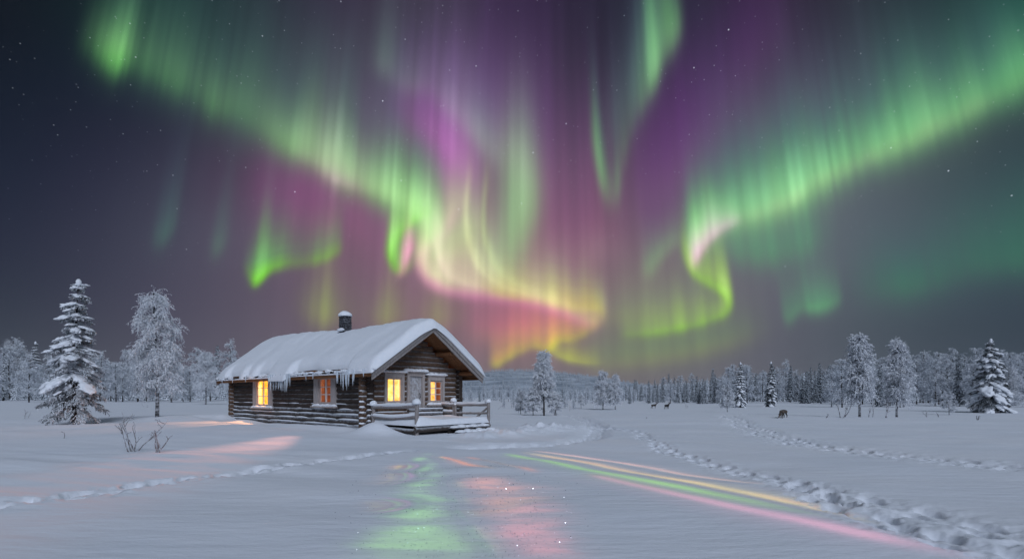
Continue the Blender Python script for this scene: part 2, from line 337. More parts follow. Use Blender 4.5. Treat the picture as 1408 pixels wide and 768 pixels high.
def mix(nt, fac, a, b):
    m = nt.nodes.new('ShaderNodeMix'); m.data_type = 'RGBA'
    for s, v in ((m.inputs['Factor'], fac), (m.inputs[6], a), (m.inputs[7], b)):
        if isinstance(v, (int, float)): s.default_value = v
        elif isinstance(v, tuple): s.default_value = (*v, 1)
        else: nt.links.new(v, s)
    return m.outputs[2]
def math_(nt, op, a, b=0.0, c=0.0, clamp=False):
    m = nt.nodes.new('ShaderNodeMath'); m.operation = op; m.use_clamp = clamp
    for s, v in zip(m.inputs, (a, b, c)):
        if isinstance(v, (int, float)): s.default_value = v
        else: nt.links.new(v, s)
    return m.outputs[0]
def bump(nt, b, h, strength=.3, dist=.02):
    n = nt.nodes.new('ShaderNodeBump'); n.inputs['Strength'].default_value = strength; n.inputs['Distance'].default_value = dist
    nt.links.new(h, n.inputs['Height']); nt.links.new(n.outputs[0], b.inputs['Normal']); return n
def upness(nt):
    g = nt.nodes.new('ShaderNodeNewGeometry'); s = nt.nodes.new('ShaderNodeSeparateXYZ'); nt.links.new(g.outputs['Normal'], s.inputs[0]); return s.outputs[2]

SNOW = (.80, .83, .88)
def m_snow_plain():
    m, nt, b = mat('snow_soft', .75, .2)
    n = noise(nt, 9, 5); nt.links.new(ramp(nt, n, [(.3, (.76, .80, .86)), (.7, (.83, .85, .89))]), b.inputs['Base Color'])
    bump(nt, b, noise(nt, 22, 6, .6), .35, .03)
    return m
def m_log(name, dark, mid, frost_lo, frost_hi):
    m, nt, b = mat(name, .85, .2)
    grain = noise(nt, 3.0, 8, .65, 'Object', (1.2, 9, 9)); grain2 = noise(nt, 14, 6, .7, 'Object', (1, 12, 12))
    col = ramp(nt, grain, [(.3, dark), (.72, mid)])
    tone = noise(nt, 1.0, 3, .6, 'Object', (.22, 4.9, 4.9)); col = mix(nt, math_(nt, 'MULTIPLY', tone, .9, 0, True), col, ramp(nt, grain, [(.3, tuple(q*.45 for q in dark)), (.75, tuple(min(1, q*1.5) for q in (mid[2]*1.15, mid[2], mid[2]*.92)))]))
    up = upness(nt); fr = noise(nt, 5, 6, .7)
    fz = math_(nt, 'ADD', math_(nt, 'MULTIPLY', up, .55), fr)
    fac = nd(nt, 'ShaderNodeMapRange'); nt.links.new(fz, fac.inputs[0]); fac.inputs[1].default_value = frost_lo; fac.inputs[2].default_value = frost_hi
    fac.inputs[3].default_value = 0; fac.inputs[4].default_value = .85
    nt.links.new(mix(nt, fac.outputs[0], col, (.60, .64, .70)), b.inputs['Base Color'])
    bump(nt, b, grain2, .6, .03)
    return m
def m_board(name, a, c, frost=.75, axis=(9, 9, 1.2)):
    m, nt, b = mat(name, .85, .2)
    g = noise(nt, 3.5, 8, .65, 'Object', axis)
    col = ramp(nt, g, [(.3, a), (.7, c)])
    fr = noise(nt, 11, 7, .72); fz = math_(nt, 'ADD', math_(nt, 'MULTIPLY', upness(nt), .35), fr)
    k = nd(nt, 'ShaderNodeMapRange'); nt.links.new(fz, k.inputs[0]); k.inputs[1].default_value = frost; k.inputs[2].default_value = frost+.22; k.inputs[4].default_value = .8
    nt.links.new(mix(nt, k.outputs[0], col, (.62, .65, .70)), b.inputs['Base Color'])
    bump(nt, b, g, .5, .02); return m
def m_frost(name, a, c, scale=3.0):
    m, nt, b = mat(name, .8, .15)
    nt.links.new(ramp(nt, noise(nt, scale, 4), [(.35, a), (.65, c)]), b.inputs['Base Color']); return m
def m_needle(name, green, frost, lo, hi):
    m, nt, b = mat(name, .85, .1)
    up = upness(nt); n = noise(nt, 1.3, 4)
    k = nd(nt, 'ShaderNodeMapRange'); nt.links.new(math_(nt, 'ADD', math_(nt, 'MULTIPLY', up, .5), n), k.inputs[0]); k.inputs[1].default_value = lo; k.inputs[2].default_value = hi
    nt.links.new(mix(nt, k.outputs[0], green, frost), b.inputs['Base Color']); return m
def m_bark(name, a, c, scale=6, sc3=(1, 1, .25)):
    m, nt, b = mat(name, .9, .1)
    nt.links.new(ramp(nt, noise(nt, scale, 6, .6, 'Object', sc3), [(.42, a), (.60, c)]), b.inputs['Base Color']); return m

M = {}
M['snow'] = m_snow_plain()
M['log'] = m_log('weathered_log', (.020, .013, .011), (.100, .068, .053), .74, 1.25)
M['log_low'] = m_log('frosted_log', (.026, .020, .018), (.13, .10, .088), .50, .98)
M['log_gable'] = m_log('brown_log_warm_lit', (.055, .029, .017), (.30, .17, .10), .62, 1.12)  # brown wood, with the windows' warm light put into its colour
M['board'] = m_board('grey_board', (.17, .15, .145), (.36, .33, .32), .58)
M['casing'] = m_board('window_casing', (.28, .245, .235), (.50, .45, .43), .60)
M['soffit'] = m_board('brown_board_warm_lit', (.10, .045, .02), (.32, .15, .07), 1.1, (1.2, 9, 9))  # brown boards whose orange includes painted-in warm light from the windows
M['dark'] = m_board('dark_bark_board', (.010, .008, .008), (.05, .04, .035), .74)
M['door'] = m_board('frosted_door', (.24, .225, .225), (.42, .40, .40), .42, (14, 14, 1))
M['bar'] = m_board('glazing_bar', (.55, .52, .50), (.72, .68, .66), .9)
M['stone'] = m_bark('chimney_stone', (.018, .018, .022), (.15, .155, .17), 16, (1, 1, 1))
M['ice'] = None
m, nt, b = mat('icicle_ice', .25, .5); b.inputs['Base Color'].default_value = (.70, .78, .86, 1); b.inputs['Transmission Weight'].default_value = .25; M['ice'] = m
M['frost'] = m_frost('hoar_frost', (.64, .67, .73), (.86, .88, .91))
M['frost_far'] = m_frost('hoar_frost_far', (.52, .56, .62), (.78, .81, .85), .35)  # frost colour lifted to stand in for haze over the far belt
M['twig'] = m_frost('frosted_twig', (.10, .08, .075), (.55, .57, .62), 9)
M['needle'] = m_needle('spruce_needles', (.055, .06, .06), (.66, .69, .74), .16, .66)
M['needle_mid'] = m_needle('spruce_needles_frosted', (.040, .048, .050), (.56, .60, .65), .42, .90)
M['needle_far'] = m_needle('forest_needles', (.075, .092, .105), (.60, .65, .71), .22, .78)  # needles and frost also carry a painted blue-grey distance haze
M['bark_dark'] = m_bark('spruce_bark', (.018, .015, .014), (.09, .08, .08))
M['bark_birch'] = m_bark('birch_bark', (.015, .014, .015), (.42, .43, .46), 5, (.35, .35, 1.6))
def pane_mat(name, lo, hi, strength, seed, clear=.8):
    m = bpy.data.materials.new(name); m.use_nodes = True; nt = m.node_tree; nt.nodes.clear()
    out = nt.nodes.new('ShaderNodeOutputMaterial'); em = nt.nodes.new('ShaderNodeEmission'); tr = nt.nodes.new('ShaderNodeBsdfTransparent'); ad = nt.nodes.new('ShaderNodeAddShader')
    n = noise(nt, 2.6, 5, .6, 'Object', (1, 1, 1.6))
    nt.links.new(ramp(nt, n, [(.34, lo), (.68, hi)]), em.inputs[0]); em.inputs[1].default_value = strength
    tr.inputs[0].default_value = (clear, clear, clear, 1)
    nt.links.new(em.outputs[0], ad.inputs[0]); nt.links.new(tr.outputs[0], ad.inputs[1]); nt.links.new(ad.outputs[0], out.inputs[0])
    return m
M['pane_gold'] = pane_mat('pane_golden', (.95, .28, .015), (1.0, .56, .07), 1.0, 1)
M['pane_cream'] = pane_mat('pane_cream', (.95, .42, .05), (1.0, .74, .28), 1.0, 7)
M['pane_amber'] = pane_mat('pane_amber', (.80, .28, .03), (1.0, .62, .20), .95, 2)
M['pane_red'] = pane_mat('pane_dull_red', (.16, .038, .016), (.30, .085, .035), .6, 3, .30)
M['pane_mixed'] = pane_mat('pane_half_lit', (.28, .075, .02), (.95, .36, .06), 1.0, 4)

# ---------------------------------------------------------------- the snow field
def P0(px, py, z=0.0):
    d = (EYE-z)*F/(py-545.0); return np.array([(px-704)/F*d, d])
T_LEFT = [(-60, 707), (0, 695), (60, 688), (105, 680), (160, 671), (215, 662), (300, 652), (380, 642), (450, 632), (515, 625), (565, 619)]
T_RIGHT = [(700, 574), (769, 577), (829, 590), (874, 596), (919, 617), (974, 635), (1034, 650), (1089, 664), (1154, 682), (1229, 697), (1304, 720), (1408, 748), (1480, 768)]
T_RIGHT2 = [(1089, 668), (1154, 695), (1204, 712), (1254, 730), (1330, 752), (1400, 775)]
T_FAR = [(1054, 574), (1014, 577), (1000, 581), (1029, 591), (1104, 606), (1179, 618), (1279, 628), (1408, 642), (1500, 650)]
T_LOOP = [(650, 612), (704, 610), (754, 607), (794, 602), (824, 597), (826, 591), (794, 583), (754, 579), (690, 576)]
def wpath(pp): return np.array([P0(x, y, -.55 if y < 590 else (-.15 if y < 600 else 0)) for x, y in pp])
PATHS = [(wpath(T_LEFT), .22, .11, .9), (wpath(T_RIGHT), .26, .095, 1.0), (wpath(T_RIGHT2), .24, .085, 1.0), (wpath(T_FAR), .50, .13, .9), (wpath(T_LOOP), .42, .20, .3)]

def seg_dist(x, y, P, signed=False):
    d = np.full(x.shape, 1e9); s0 = 0.0; S = np.zeros(x.shape); sg = np.ones(x.shape)
    for a, b in zip(P[:-1], P[1:]):
        v = b-a; L = np.hypot(*v); t = np.clip(((x-a[0])*v[0]+(y-a[1])*v[1])/(L*L), 0, 1)
        dd = np.hypot(x-a[0]-t*v[0], y-a[1]-t*v[1]); m = dd < d
        d = np.where(m, dd, d); S = np.where(m, s0+t*L, S); s0 += L
        if signed: sg = np.where(m, np.sign((x-a[0])*v[1]-(y-a[1])*v[0]), sg)
    return (d*sg, S) if signed else (d, S)

CAB = np.array([-5.49, 19.4]); CU = np.array([.753, -.658]); CV = np.array([.658, .753])
def cab_local(x, y): return (x-CAB[0])*CU[0]+(y-CAB[1])*CU[1], (x-CAB[0])*CV[0]+(y-CAB[1])*CV[1]

def height(x, y, fine=True):
    x = np.asarray(x, float); y = np.asarray(y, float); r = np.hypot(x, y)
    h = -1.1*sstep(34, 78, r)
    h = h+.30*(fbm(x/16+3, y/11, 3, 3)-.5)*sstep(6, 20, r)*(1-.5*sstep(60, 140, r)) + .10*(fbm(x/3.6, y/2.4+9, 5, 3)-.5)*(1-sstep(50, 120, r))
    h = h+1.2*(fbm(x/120, y/120, 8, 3)-.5)*sstep(90, 300, r)
    h = h+.55*np.exp(-(((x+16)/13)**2+((y-29)/3.6)**2))*.5          # low swell on the left
    wind = vnoise((x*.35+y*.9)*1.1+3*vnoise(x/2.5, y/2.5, 21), (x*.9-y*.35)*.28, 22)
    h = h+.035*(wind-.5)*(1-sstep(25, 60, r))
    sas = np.exp(-(((x+7.5)/4.5)**2+((y-10)/5.5)**2)); h = h+sas*.10*(fbm(x*.20+y*.12, y*.85+x*.24, 24, 3)-.5)*2  # ridges added to break the warm beam into lit streaks
    lx, ly = cab_local(x, y)
    flat = (1-sstep(.3, 1.6, np.maximum.reduce([-12.9-lx, lx-3.2, -.4-ly, ly-4.7])))
    h = h*(1-flat)+flat*(-.02)
    # drifts banked against the cabin and the shovelled heap before the porch steps
    along = np.exp(-((ly+.55)/.55)**2)*sstep(-13.5, -12.4, lx)*(1-sstep(-.8, .4, lx))
    h = h+along*(.06+.16*vnoise(lx*.5, ly*.5, 31))
    h = h+.42*np.exp(-(((lx-1.35)/.85)**2+((ly+.55)/.55)**2)) + .30*np.exp(-(((lx+12.9)/.7)**2+((ly+.5)/.7)**2))
    heap = np.exp(-(((lx-4.7)/.8)**2))*sstep(.2, 1.4, ly)*(1-sstep(4.6, 7.5, ly))
    heap2 = np.exp(-(((lx-4.6)/.7)**2))*sstep(3.0, 5.0, ly)*(1-sstep(9.0, 11.5, ly))
    if fine:
        lump = np.abs(fbm(x*1.7, y*1.7, 41, 3)-.5)*2; lump2 = fbm(x*3.6+5, y*3.6, 43, 3)
        h = h+heap*(.03+.20*(1-lump)*lump2*1.6)+heap2*(.05+.12*(1-lump)*lump2*1.4)
        for P, w, dep, rough in PATHS:
            lo = P.min(0)-2; hi = P.max(0)+2
            m = (x > lo[0]) & (x < hi[0]) & (y > lo[1]) & (y < hi[1])
            if not m.any(): continue
            xm, ym = x[m], y[m]
            sd, s = seg_dist(xm, ym, P, True)
            sd = sd+.22*w*(vnoise(s*.5, s*0, 51)-.5)*4
            d = np.abs(sd)
            lumps = fbm(xm*6.5, ym*6.5, 53, 3)-.5
            trough = np.exp(-(d/(w*1.15))**2)*(.30 if rough > .5 else .75)
            pr = 0; ri = 0
            for side, off, per in ((1, 0, .66), (-1, .37, .66), (.35, .2, 1.13), (-.5, .62, 1.31)):
                n = np.floor(s/per+off); jx = (_hash(n.astype(np.int64), n.astype(np.int64)*0+int(side*10), n.astype(np.int64)*0, 5)-.5)
                e = np.sqrt((((s/per+off-n-.5+jx*.25)*per)/.135)**2+((sd-side*w*.62+jx*.10)/(.075))**2)
                k = (1.0 if rough > .5 else .35) if abs(side) == 1 else .6*rough*(jx > -.1)
                pr = np.maximum(pr, k*(1-sstep(.45, 1.55, e))); ri = np.maximum(ri, k*np.exp(-((e-1.75)/.42)**2))
            wide = .5+.5*sstep(.35, .6, w)
            h[m] = h[m]-dep*(trough+pr*.95)+dep*ri*(.10+.3*lumps)*(1-pr)+np.exp(-(d/(w*1.7))**2)*lumps*.10*rough*wide + np.exp(-((d-w*1.6)/(w*.5))**2)*dep*.10*(.6+1.6*lumps)
    else:
        h = h+heap*.12+heap2*.14
    return h

def ground(px, py):
    """point of the snow seen at a picture position"""
    k = (px-704)/F; s = (py-545.0)/F
    d = np.concatenate([np.arange(3, 80, .1), np.arange(80, 900, 1.0)])
    z = height(k*d, d, False); j = np.nonzero(EYE-s*d <= z)[0]
    i = j[0] if len(j) else len(d)-1
    return Vector((k*d[i], d[i], float(z[i])))

def build_ground():
    rr = [1.1]
    while rr[-1] < 9000:
        r = rr[-1]; rr.append(r*(1.0085 if r < 60 else 1.014 if r < 220 else 1.06))
    rr = np.array(rr)
    an = np.concatenate([np.arange(-180, -54, 6.0), np.arange(-54, 54, .11), np.arange(54, 180, 6.0)]); A = len(an)
    th = np.radians(an)
    X = rr[:, None]*np.sin(th); Y = rr[:, None]*np.cos(th)
    x = X.ravel(); y = Y.ravel(); z = height(x, y)
    i = np.arange(len(rr)-1)[:, None]*A; k = np.arange(A)[None]; k2 = (k+1) % A
    f = np.stack([i+k, i+A+k, i+A+k2, i+k2], -1).reshape(-1, 4)
    v = np.stack([x, y, z], -1); v = np.vstack([v, [[0, 0, 0]]])
    k = np.arange(A); f = np.vstack([f, np.stack([k, (k+1) % A, np.full(A, len(v)-1), np.full(A, len(v)-1)], -1)])
    # coloured light painted on the snow: its place, mirror tilt and tint
    gl = np.zeros(len(v)); lean = np.zeros((len(v), 3)); film = np.ones((len(v), 3))
    xx, yy, zz = v.T
    wob = (vnoise(xx*1.3, yy*1.3, 71)-.5)
    def bisect(sky_px, sky_py, m):
        S = np.array([(sky_px-704)/F, 1, (545-sky_py)/F]); S /= np.linalg.norm(S)
        V = np.stack([-xx[m], -yy[m], EYE-zz[m]], -1); V /= np.linalg.norm(V, axis=1)[:, None]
        n = V+S; n /= np.linalg.norm(n, axis=1)[:, None]; return n-np.array([0, 0, 1.0])
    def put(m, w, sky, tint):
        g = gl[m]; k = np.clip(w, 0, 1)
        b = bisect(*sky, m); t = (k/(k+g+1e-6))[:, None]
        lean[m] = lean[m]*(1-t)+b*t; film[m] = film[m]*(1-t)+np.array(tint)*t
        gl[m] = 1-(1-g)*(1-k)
    for P, w0, w1, amp, sky, tint in LIGHT_STREAKS:
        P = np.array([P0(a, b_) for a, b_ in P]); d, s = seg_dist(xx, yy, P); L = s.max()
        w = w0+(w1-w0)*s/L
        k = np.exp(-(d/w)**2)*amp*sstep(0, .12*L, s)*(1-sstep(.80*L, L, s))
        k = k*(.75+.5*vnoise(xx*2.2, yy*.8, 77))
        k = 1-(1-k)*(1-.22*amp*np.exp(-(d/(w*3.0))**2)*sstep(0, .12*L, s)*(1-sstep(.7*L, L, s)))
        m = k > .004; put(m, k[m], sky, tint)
    for (cx, cy), (sx, sy), amp, sky, tint in LIGHT_POOLS:
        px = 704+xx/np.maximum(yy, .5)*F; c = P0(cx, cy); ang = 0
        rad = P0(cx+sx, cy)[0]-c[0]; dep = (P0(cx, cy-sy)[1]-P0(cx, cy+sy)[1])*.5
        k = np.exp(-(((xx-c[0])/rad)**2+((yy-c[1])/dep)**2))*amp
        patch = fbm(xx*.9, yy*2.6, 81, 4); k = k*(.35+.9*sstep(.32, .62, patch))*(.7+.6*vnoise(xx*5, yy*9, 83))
        m = (k > .004) & (yy > 1); put(m, k[m], sky, tint)
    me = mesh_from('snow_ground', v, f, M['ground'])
    for nm, typ, arr in (('light_mask', 'FLOAT', gl), ('lean', 'FLOAT_VECTOR', lean), ('film', 'FLOAT_VECTOR', film)):
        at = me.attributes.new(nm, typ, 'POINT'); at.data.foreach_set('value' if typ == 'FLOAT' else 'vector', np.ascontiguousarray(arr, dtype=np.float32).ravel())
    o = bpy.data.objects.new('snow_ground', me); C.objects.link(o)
    return tag(o, 'wide snow field with trodden tracks and painted-in streaks of coloured light', None, None, 'structure')
PNK, GRN = (964, 346), (1000, 416)
# (picture line on the snow, half width near/far end in metres, strength, part of the sky it mirrors, painted light colour)
LIGHT_STREAKS = [
 ([(722, 617), (800, 627), (900, 642), (1000, 659), (1070, 671)], .08, .09, .8, (968, 338), (1, .70, .74)),
 ([(708, 619), (790, 632), (870, 648), (944, 662), (1064, 687), (1154, 707), (1240, 728)], .09, .16, .7, (760, 426), (1, .98, .80)),
 ([(688, 621), (740, 631), (804, 645), (879, 660), (960, 675), (1050, 694), (1160, 716)], .10, .16, .85, GRN, (.80, 1, 1)),
 ([(800, 650), (860, 664), (954, 685), (1079, 715), (1179, 737), (1290, 759), (1380, 780)], .11, .17, .95, PNK, (1, .58, .96)),
 ([(604, 626), (640, 637), (690, 648)], .07, .10, .7, (766, 440), (1, .82, .6)),
 ([(640, 626), (690, 637), (745, 652)], .06, .09, .6, (772, 440), (1, .78, .6)),
]
_c = (474, 226); _t = (.74, 1, .84); _p = (1, .84, .86)
LIGHT_POOLS = [  # pools of aurora light laid on the snow as tinted gloss
 ((573, 634), (9, 9), .6, (470, 215), _t), ((574, 648), (14, 14), .7, (470, 215), _t), ((576, 668), (20, 18), .8, (470, 215), _t), ((580, 695), (28, 22), .9, _c, _t),
 ((576, 725), (38, 24), .7, _c, _t), ((570, 758), (60, 26), .75, (480, 236), _t), ((610, 750), (40, 20), .5, (480, 236), _t), ((530, 750), (34, 20), .5, (480, 236), _t),
 ((545, 655), (24, 6), .6, (800, 440), (1, .9, .62)), ((540, 692), (30, 7), .6, (790, 438), (1, .9, .62)), ((556, 640), (16, 4), .6, (800, 440), (1, .9, .62)),
 ((664, 664), (30, 8), .7, (740, 421), (1, .9, .9)), ((700, 676), (44, 9), .8, (715, 415), (1, .88, .92)), ((690, 694), (34, 12), .7, (700, 412), (1, .88, .94)), ((728, 706), (40, 14), .8, (640, 401), (1, .80, .86)),
 ((720, 730), (44, 14), .7, (640, 401), (1, .76, .88)), ((752, 752), (46, 16), .6, (640, 401), (1, .76, .88)),
]
def m_ground():
    m, nt, b = mat('snow_crust', .8, .15)
    n = noise(nt, .35, 5, .6); nt.links.new(ramp(nt, n, [(.3, (.76, .80, .87)), (.7, (.82, .84, .89))]), b.inputs['Base Color'])
    g1 = noise(nt, 14, 8, .7); g2 = noise(nt, 1.6, 4, .55, 'Object', (1, 3.2, 1))
    hgt = math_(nt, 'ADD', math_(nt, 'MULTIPLY', g1, .25), math_(nt, 'MULTIPLY', g2, 1.0))
    bump(nt, b, hgt, .45, .05)
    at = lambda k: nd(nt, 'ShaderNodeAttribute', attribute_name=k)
    gl = at('light_mask'); ln = at('lean'); fm = at('film')
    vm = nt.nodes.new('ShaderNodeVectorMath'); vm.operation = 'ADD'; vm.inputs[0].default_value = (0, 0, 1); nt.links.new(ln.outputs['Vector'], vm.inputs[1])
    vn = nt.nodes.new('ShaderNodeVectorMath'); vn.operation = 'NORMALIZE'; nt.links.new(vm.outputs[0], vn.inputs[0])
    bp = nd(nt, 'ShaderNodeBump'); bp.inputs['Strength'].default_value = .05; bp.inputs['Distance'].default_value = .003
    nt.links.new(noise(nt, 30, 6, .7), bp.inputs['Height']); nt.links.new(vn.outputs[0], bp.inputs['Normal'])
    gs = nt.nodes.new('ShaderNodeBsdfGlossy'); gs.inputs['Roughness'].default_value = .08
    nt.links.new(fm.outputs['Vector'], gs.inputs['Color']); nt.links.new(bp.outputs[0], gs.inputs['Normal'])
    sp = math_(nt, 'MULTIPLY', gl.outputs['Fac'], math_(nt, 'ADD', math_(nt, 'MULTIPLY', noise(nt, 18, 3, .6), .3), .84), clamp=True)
    # painted streaks of light: snow base darkened, tinted gloss added to mirror the sky
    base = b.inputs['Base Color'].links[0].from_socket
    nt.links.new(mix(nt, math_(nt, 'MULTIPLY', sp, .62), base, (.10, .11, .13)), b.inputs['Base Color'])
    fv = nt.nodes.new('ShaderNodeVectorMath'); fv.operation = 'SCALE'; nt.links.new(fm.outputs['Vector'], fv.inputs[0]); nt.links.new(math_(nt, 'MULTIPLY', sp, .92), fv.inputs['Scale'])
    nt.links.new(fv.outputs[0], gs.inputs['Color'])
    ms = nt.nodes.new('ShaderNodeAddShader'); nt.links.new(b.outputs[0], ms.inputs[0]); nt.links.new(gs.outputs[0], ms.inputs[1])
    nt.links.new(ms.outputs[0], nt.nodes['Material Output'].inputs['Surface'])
    return m
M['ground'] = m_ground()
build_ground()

# ---------------------------------------------------------------- the sky dome: aurora light and stars, over the world's night sky
def build_sky():
    amap = aurora_map()
    fine = lambda a, b, s: np.arange(a, b, s)
    az = np.concatenate([np.arange(-180, -56, 4.0), fine(-56, 56, .14), np.arange(56, 180, 4.0)])
    el = np.concatenate([fine(-3, 46, .14), np.arange(46, 90, 2.0)]); A = len(az)
    a = np.radians(az)[None, :]; e = np.radians(el)[:, None]
    D = np.stack([np.sin(a)*np.cos(e), np.cos(a)*np.cos(e), np.sin(e)*np.ones_like(a)], -1)
    dy = np.maximum(D[..., 1], 1e-3)
    px = 704+F*D[..., 0]/dy; py = 545-F*D[..., 2]/dy
    fx = np.clip(px-SX0, 0, SX1-SX0-2); fy = np.clip(py-SY0, 0, SY1-SY0-2)
    ix = fx.astype(int); iy = fy.astype(int); gx = (fx-ix)[..., None]; gy = (fy-iy)[..., None]
    col = (amap[iy, ix]*(1-gx)+amap[iy, ix+1]*gx)*(1-gy)+(amap[iy+1, ix]*(1-gx)+amap[iy+1, ix+1]*gx)*gy
    far = np.array([66, 78, 92])/255.0                       # the rest of the sky, out of view: even pale night sky with faint aurora
    w = (sstep(1660, 2300, np.abs(px-704)+704)*1.0)
    w = np.maximum(w, sstep(300, 900, -py)); w = np.where(D[..., 1] < .12, 1.0, w)[..., None]
    col = col*(1-w)+far*w
    lin = np.where(col <= .04045, col/12.92, ((col+.055)/1.055)**2.4).reshape(-1, 3)
    RAD = 12000.0
    v = D.reshape(-1, 3)*RAD
    i = np.arange(len(el)-1)[:, None]*A; k = np.arange(A)[None]; k2 = (k+1) % A
    f = np.stack([i+k, i+A+k, i+A+k2, i+k2], -1).reshape(-1, 4)
    m = bpy.data.materials.new('aurora_light'); m.use_nodes = True; nt = m.node_tree; nt.nodes.clear()
    out = nt.nodes.new('ShaderNodeOutputMaterial'); em = nt.nodes.new('ShaderNodeEmission'); tr = nt.nodes.new('ShaderNodeBsdfTransparent'); ad = nt.nodes.new('ShaderNodeAddShader')
    at = nd(nt, 'ShaderNodeAttribute', attribute_name='glow')
    tc = nt.nodes.new('ShaderNodeTexCoord'); nv = nt.nodes.new('ShaderNodeVectorMath'); nv.operation = 'NORMALIZE'; nt.links.new(tc.outputs['Object'], nv.inputs[0])
    stars = None
    for s, thr, keep, gain in ((52, .072, .45, 1.2), (95, .10, .5, .6), (150, .15, .5, .4)):
        vo = nt.nodes.new('ShaderNodeTexVoronoi'); vo.inputs['Scale'].default_value = s; nt.links.new(nv.outputs[0], vo.inputs['Vector'])
        sp = nt.nodes.new('ShaderNodeSeparateColor'); nt.links.new(vo.outputs['Color'], sp.inputs[0])
        mr = nt.nodes.new('ShaderNodeMapRange'); nt.links.new(vo.outputs['Distance'], mr.inputs[0]); mr.inputs[1].default_value = thr; mr.inputs[2].default_value = thr*.3
        br = math_(nt, 'MULTIPLY', math_(nt, 'POWER', sp.outputs[0], 3.0), math_(nt, 'GREATER_THAN', sp.outputs[1], keep))
        q = math_(nt, 'MULTIPLY', math_(nt, 'MULTIPLY', mr.outputs[0], br), gain)
        stars = q if stars is None else math_(nt, 'ADD', stars, q)
    zz = nt.nodes.new('ShaderNodeSeparateXYZ'); nt.links.new(nv.outputs[0], zz.inputs[0])
    fade = nt.nodes.new('ShaderNodeMapRange'); nt.links.new(zz.outputs[2], fade.inputs[0]); fade.inputs[1].default_value = .12; fade.inputs[2].default_value = .40
    stars = math_(nt, 'MULTIPLY', stars, fade.outputs[0])
    va = nt.nodes.new('ShaderNodeVectorMath'); va.operation = 'MULTIPLY_ADD'
    nt.links.new(stars, va.inputs[0]); va.inputs[1].default_value = (.55, .6, .7); nt.links.new(at.outputs['Vector'], va.inputs[2])
    nt.links.new(va.outputs[0], em.inputs[0])
    nt.links.new(em.outputs[0], ad.inputs[0]); nt.links.new(tr.outputs[0], ad.inputs[1]); nt.links.new(ad.outputs[0], out.inputs[0])
    try: m.cycles.emission_sampling = 'NONE'
    except Exception: pass
    me = mesh_from('sky', v, f, m)
    t = me.attributes.new('glow', 'FLOAT_VECTOR', 'POINT'); t.data.foreach_set('vector', np.ascontiguousarray(lin, dtype=np.float32).ravel())
    o = bpy.data.objects.new('sky', me); C.objects.link(o)
    tag(o, 'night sky with stars and green, pink and violet aurora curtains', None, None, 'structure')
build_sky()

# ---------------------------------------------------------------- the log cabin (local x out of the gable, local y along the gable, origin at the near corner)
LEN, WID, LR, LSP, NLOG = 12.6, 4.55, .118, .205, 12
WALLH = NLOG*LSP
cab = thing('log_cabin', (CAB[0], CAB[1], 0), 'dark log cabin with lit windows under a thick snowy roof', 'cabin', math.atan2(-.658, .753))
OVG, OVE = 1.1, .50            # roof overhang at the gables / at the eaves
SLOPE = (4.13-2.19)/(WID/2+OVE)
def roof_z(y): return 4.13-abs(y-WID/2)*SLOPE

def log(mb, p0, p1, r, n=10, step=.5):
    p0 = np.array(p0, float); p1 = np.array(p1, float); L = np.linalg.norm(p1-p0); m = max(3, int(L/step)+1)
    t = np.linspace(0, 1, m)[:, None]; P = p0*(1-t)+p1*t
    ax = (p1-p0)/L; s = rng.uniform(0, 100)
    P[:, 2] += (vnoise(t[:, 0]*L*.6+s, np.zeros(m))-.5)*.035
    side = np.array([-ax[1], ax[0], 0]); P += side*((vnoise(t[:, 0]*L*.7+s+50, np.zeros(m))-.5)*.035)[:, None]
    rad = r*(.95+.10*vnoise(t[:, 0]*L*.9+s+9, np.zeros(m)))*rng.uniform(.95, 1.04)
    mb.tube(P, rad, n)
def cuts(a, b, holes, z):
    seg = [(a, b)]
    for h0, h1, z0, z1 in holes:
        if z0 < z < z1: seg = [q for s0, s1 in seg for q in ((s0, min(s1, h0)), (max(s0, h1), s1)) if q[1]-q[0] > .05]
    return seg

WIN_L = [(-9.93, -7.79, .78, 2.36), (-3.77, -2.01, .92, 2.26)]             # long wall: x0, x1, z0, z1
WIN_G = [(.69, 1.62, .98, 2.22), (2.85, 3.74, .98, 2.16)]                   # gable wall: y0, y1, z0, z1
DOOR = (1.77, 2.66, .34, 2.28)
hl = [(a+.2, b-.2, z0+.12, z1-.12) for a, b, z0, z1 in WIN_L]
hg = [(a+.1, b-.1, z0+.12, z1-.12) for a, b, z0, z1 in WIN_G]+[(DOOR[0]+.08, DOOR[1]-.08, DOOR[2], DOOR[3]-.1)]
for nm, yy, holes in (('log_wall', 0.0, hl), ('log_wall', WID, [])):
    up, low = MB(), MB()
    for i in range(NLOG):
        z = LSP*(i+.5)
        for a, b in cuts(-LEN-.30, .30, holes, z):
            log(low if i < 4 else up, (a, yy, z), (b, yy, z), LR*rng.uniform(.98, 1.04))
    w = up.build(nm, M['log'], cab); low.build('frosted_log_course', M['log_low'], w)
    if yy == 0:
        sn = MB()
        for i in range(0, 5):                                       # snow lodged on the lower courses
            z = LSP*(i+1)-.012; x = -LEN-.1
            while x < .12:
                L = rng.uniform(.9, 3.0)*(1 if i < 3 else .5); x1 = min(x+L, .12); m = max(4, int((x1-x)/.25))
                if not (i >= 3 and rng.random() < .45) and x1-x > .3:
                    t = np.linspace(x, x1, m); rr = np.sin(np.linspace(.12, math.pi-.12, m))**.35*(.052 if i < 3 else .036)*(.8+.5*vnoise(t*1.5, t*0+i))
                    sn.tube(np.stack([t, np.full(m, -.100), np.full(m, z-.004)+rr*.25], -1), rr, 8, squash=.62)
                x = x1+rng.uniform(.02, .5)*(1 if i < 3 else 2.4)
        sn.build('snow_ledge', M['snow'], w)
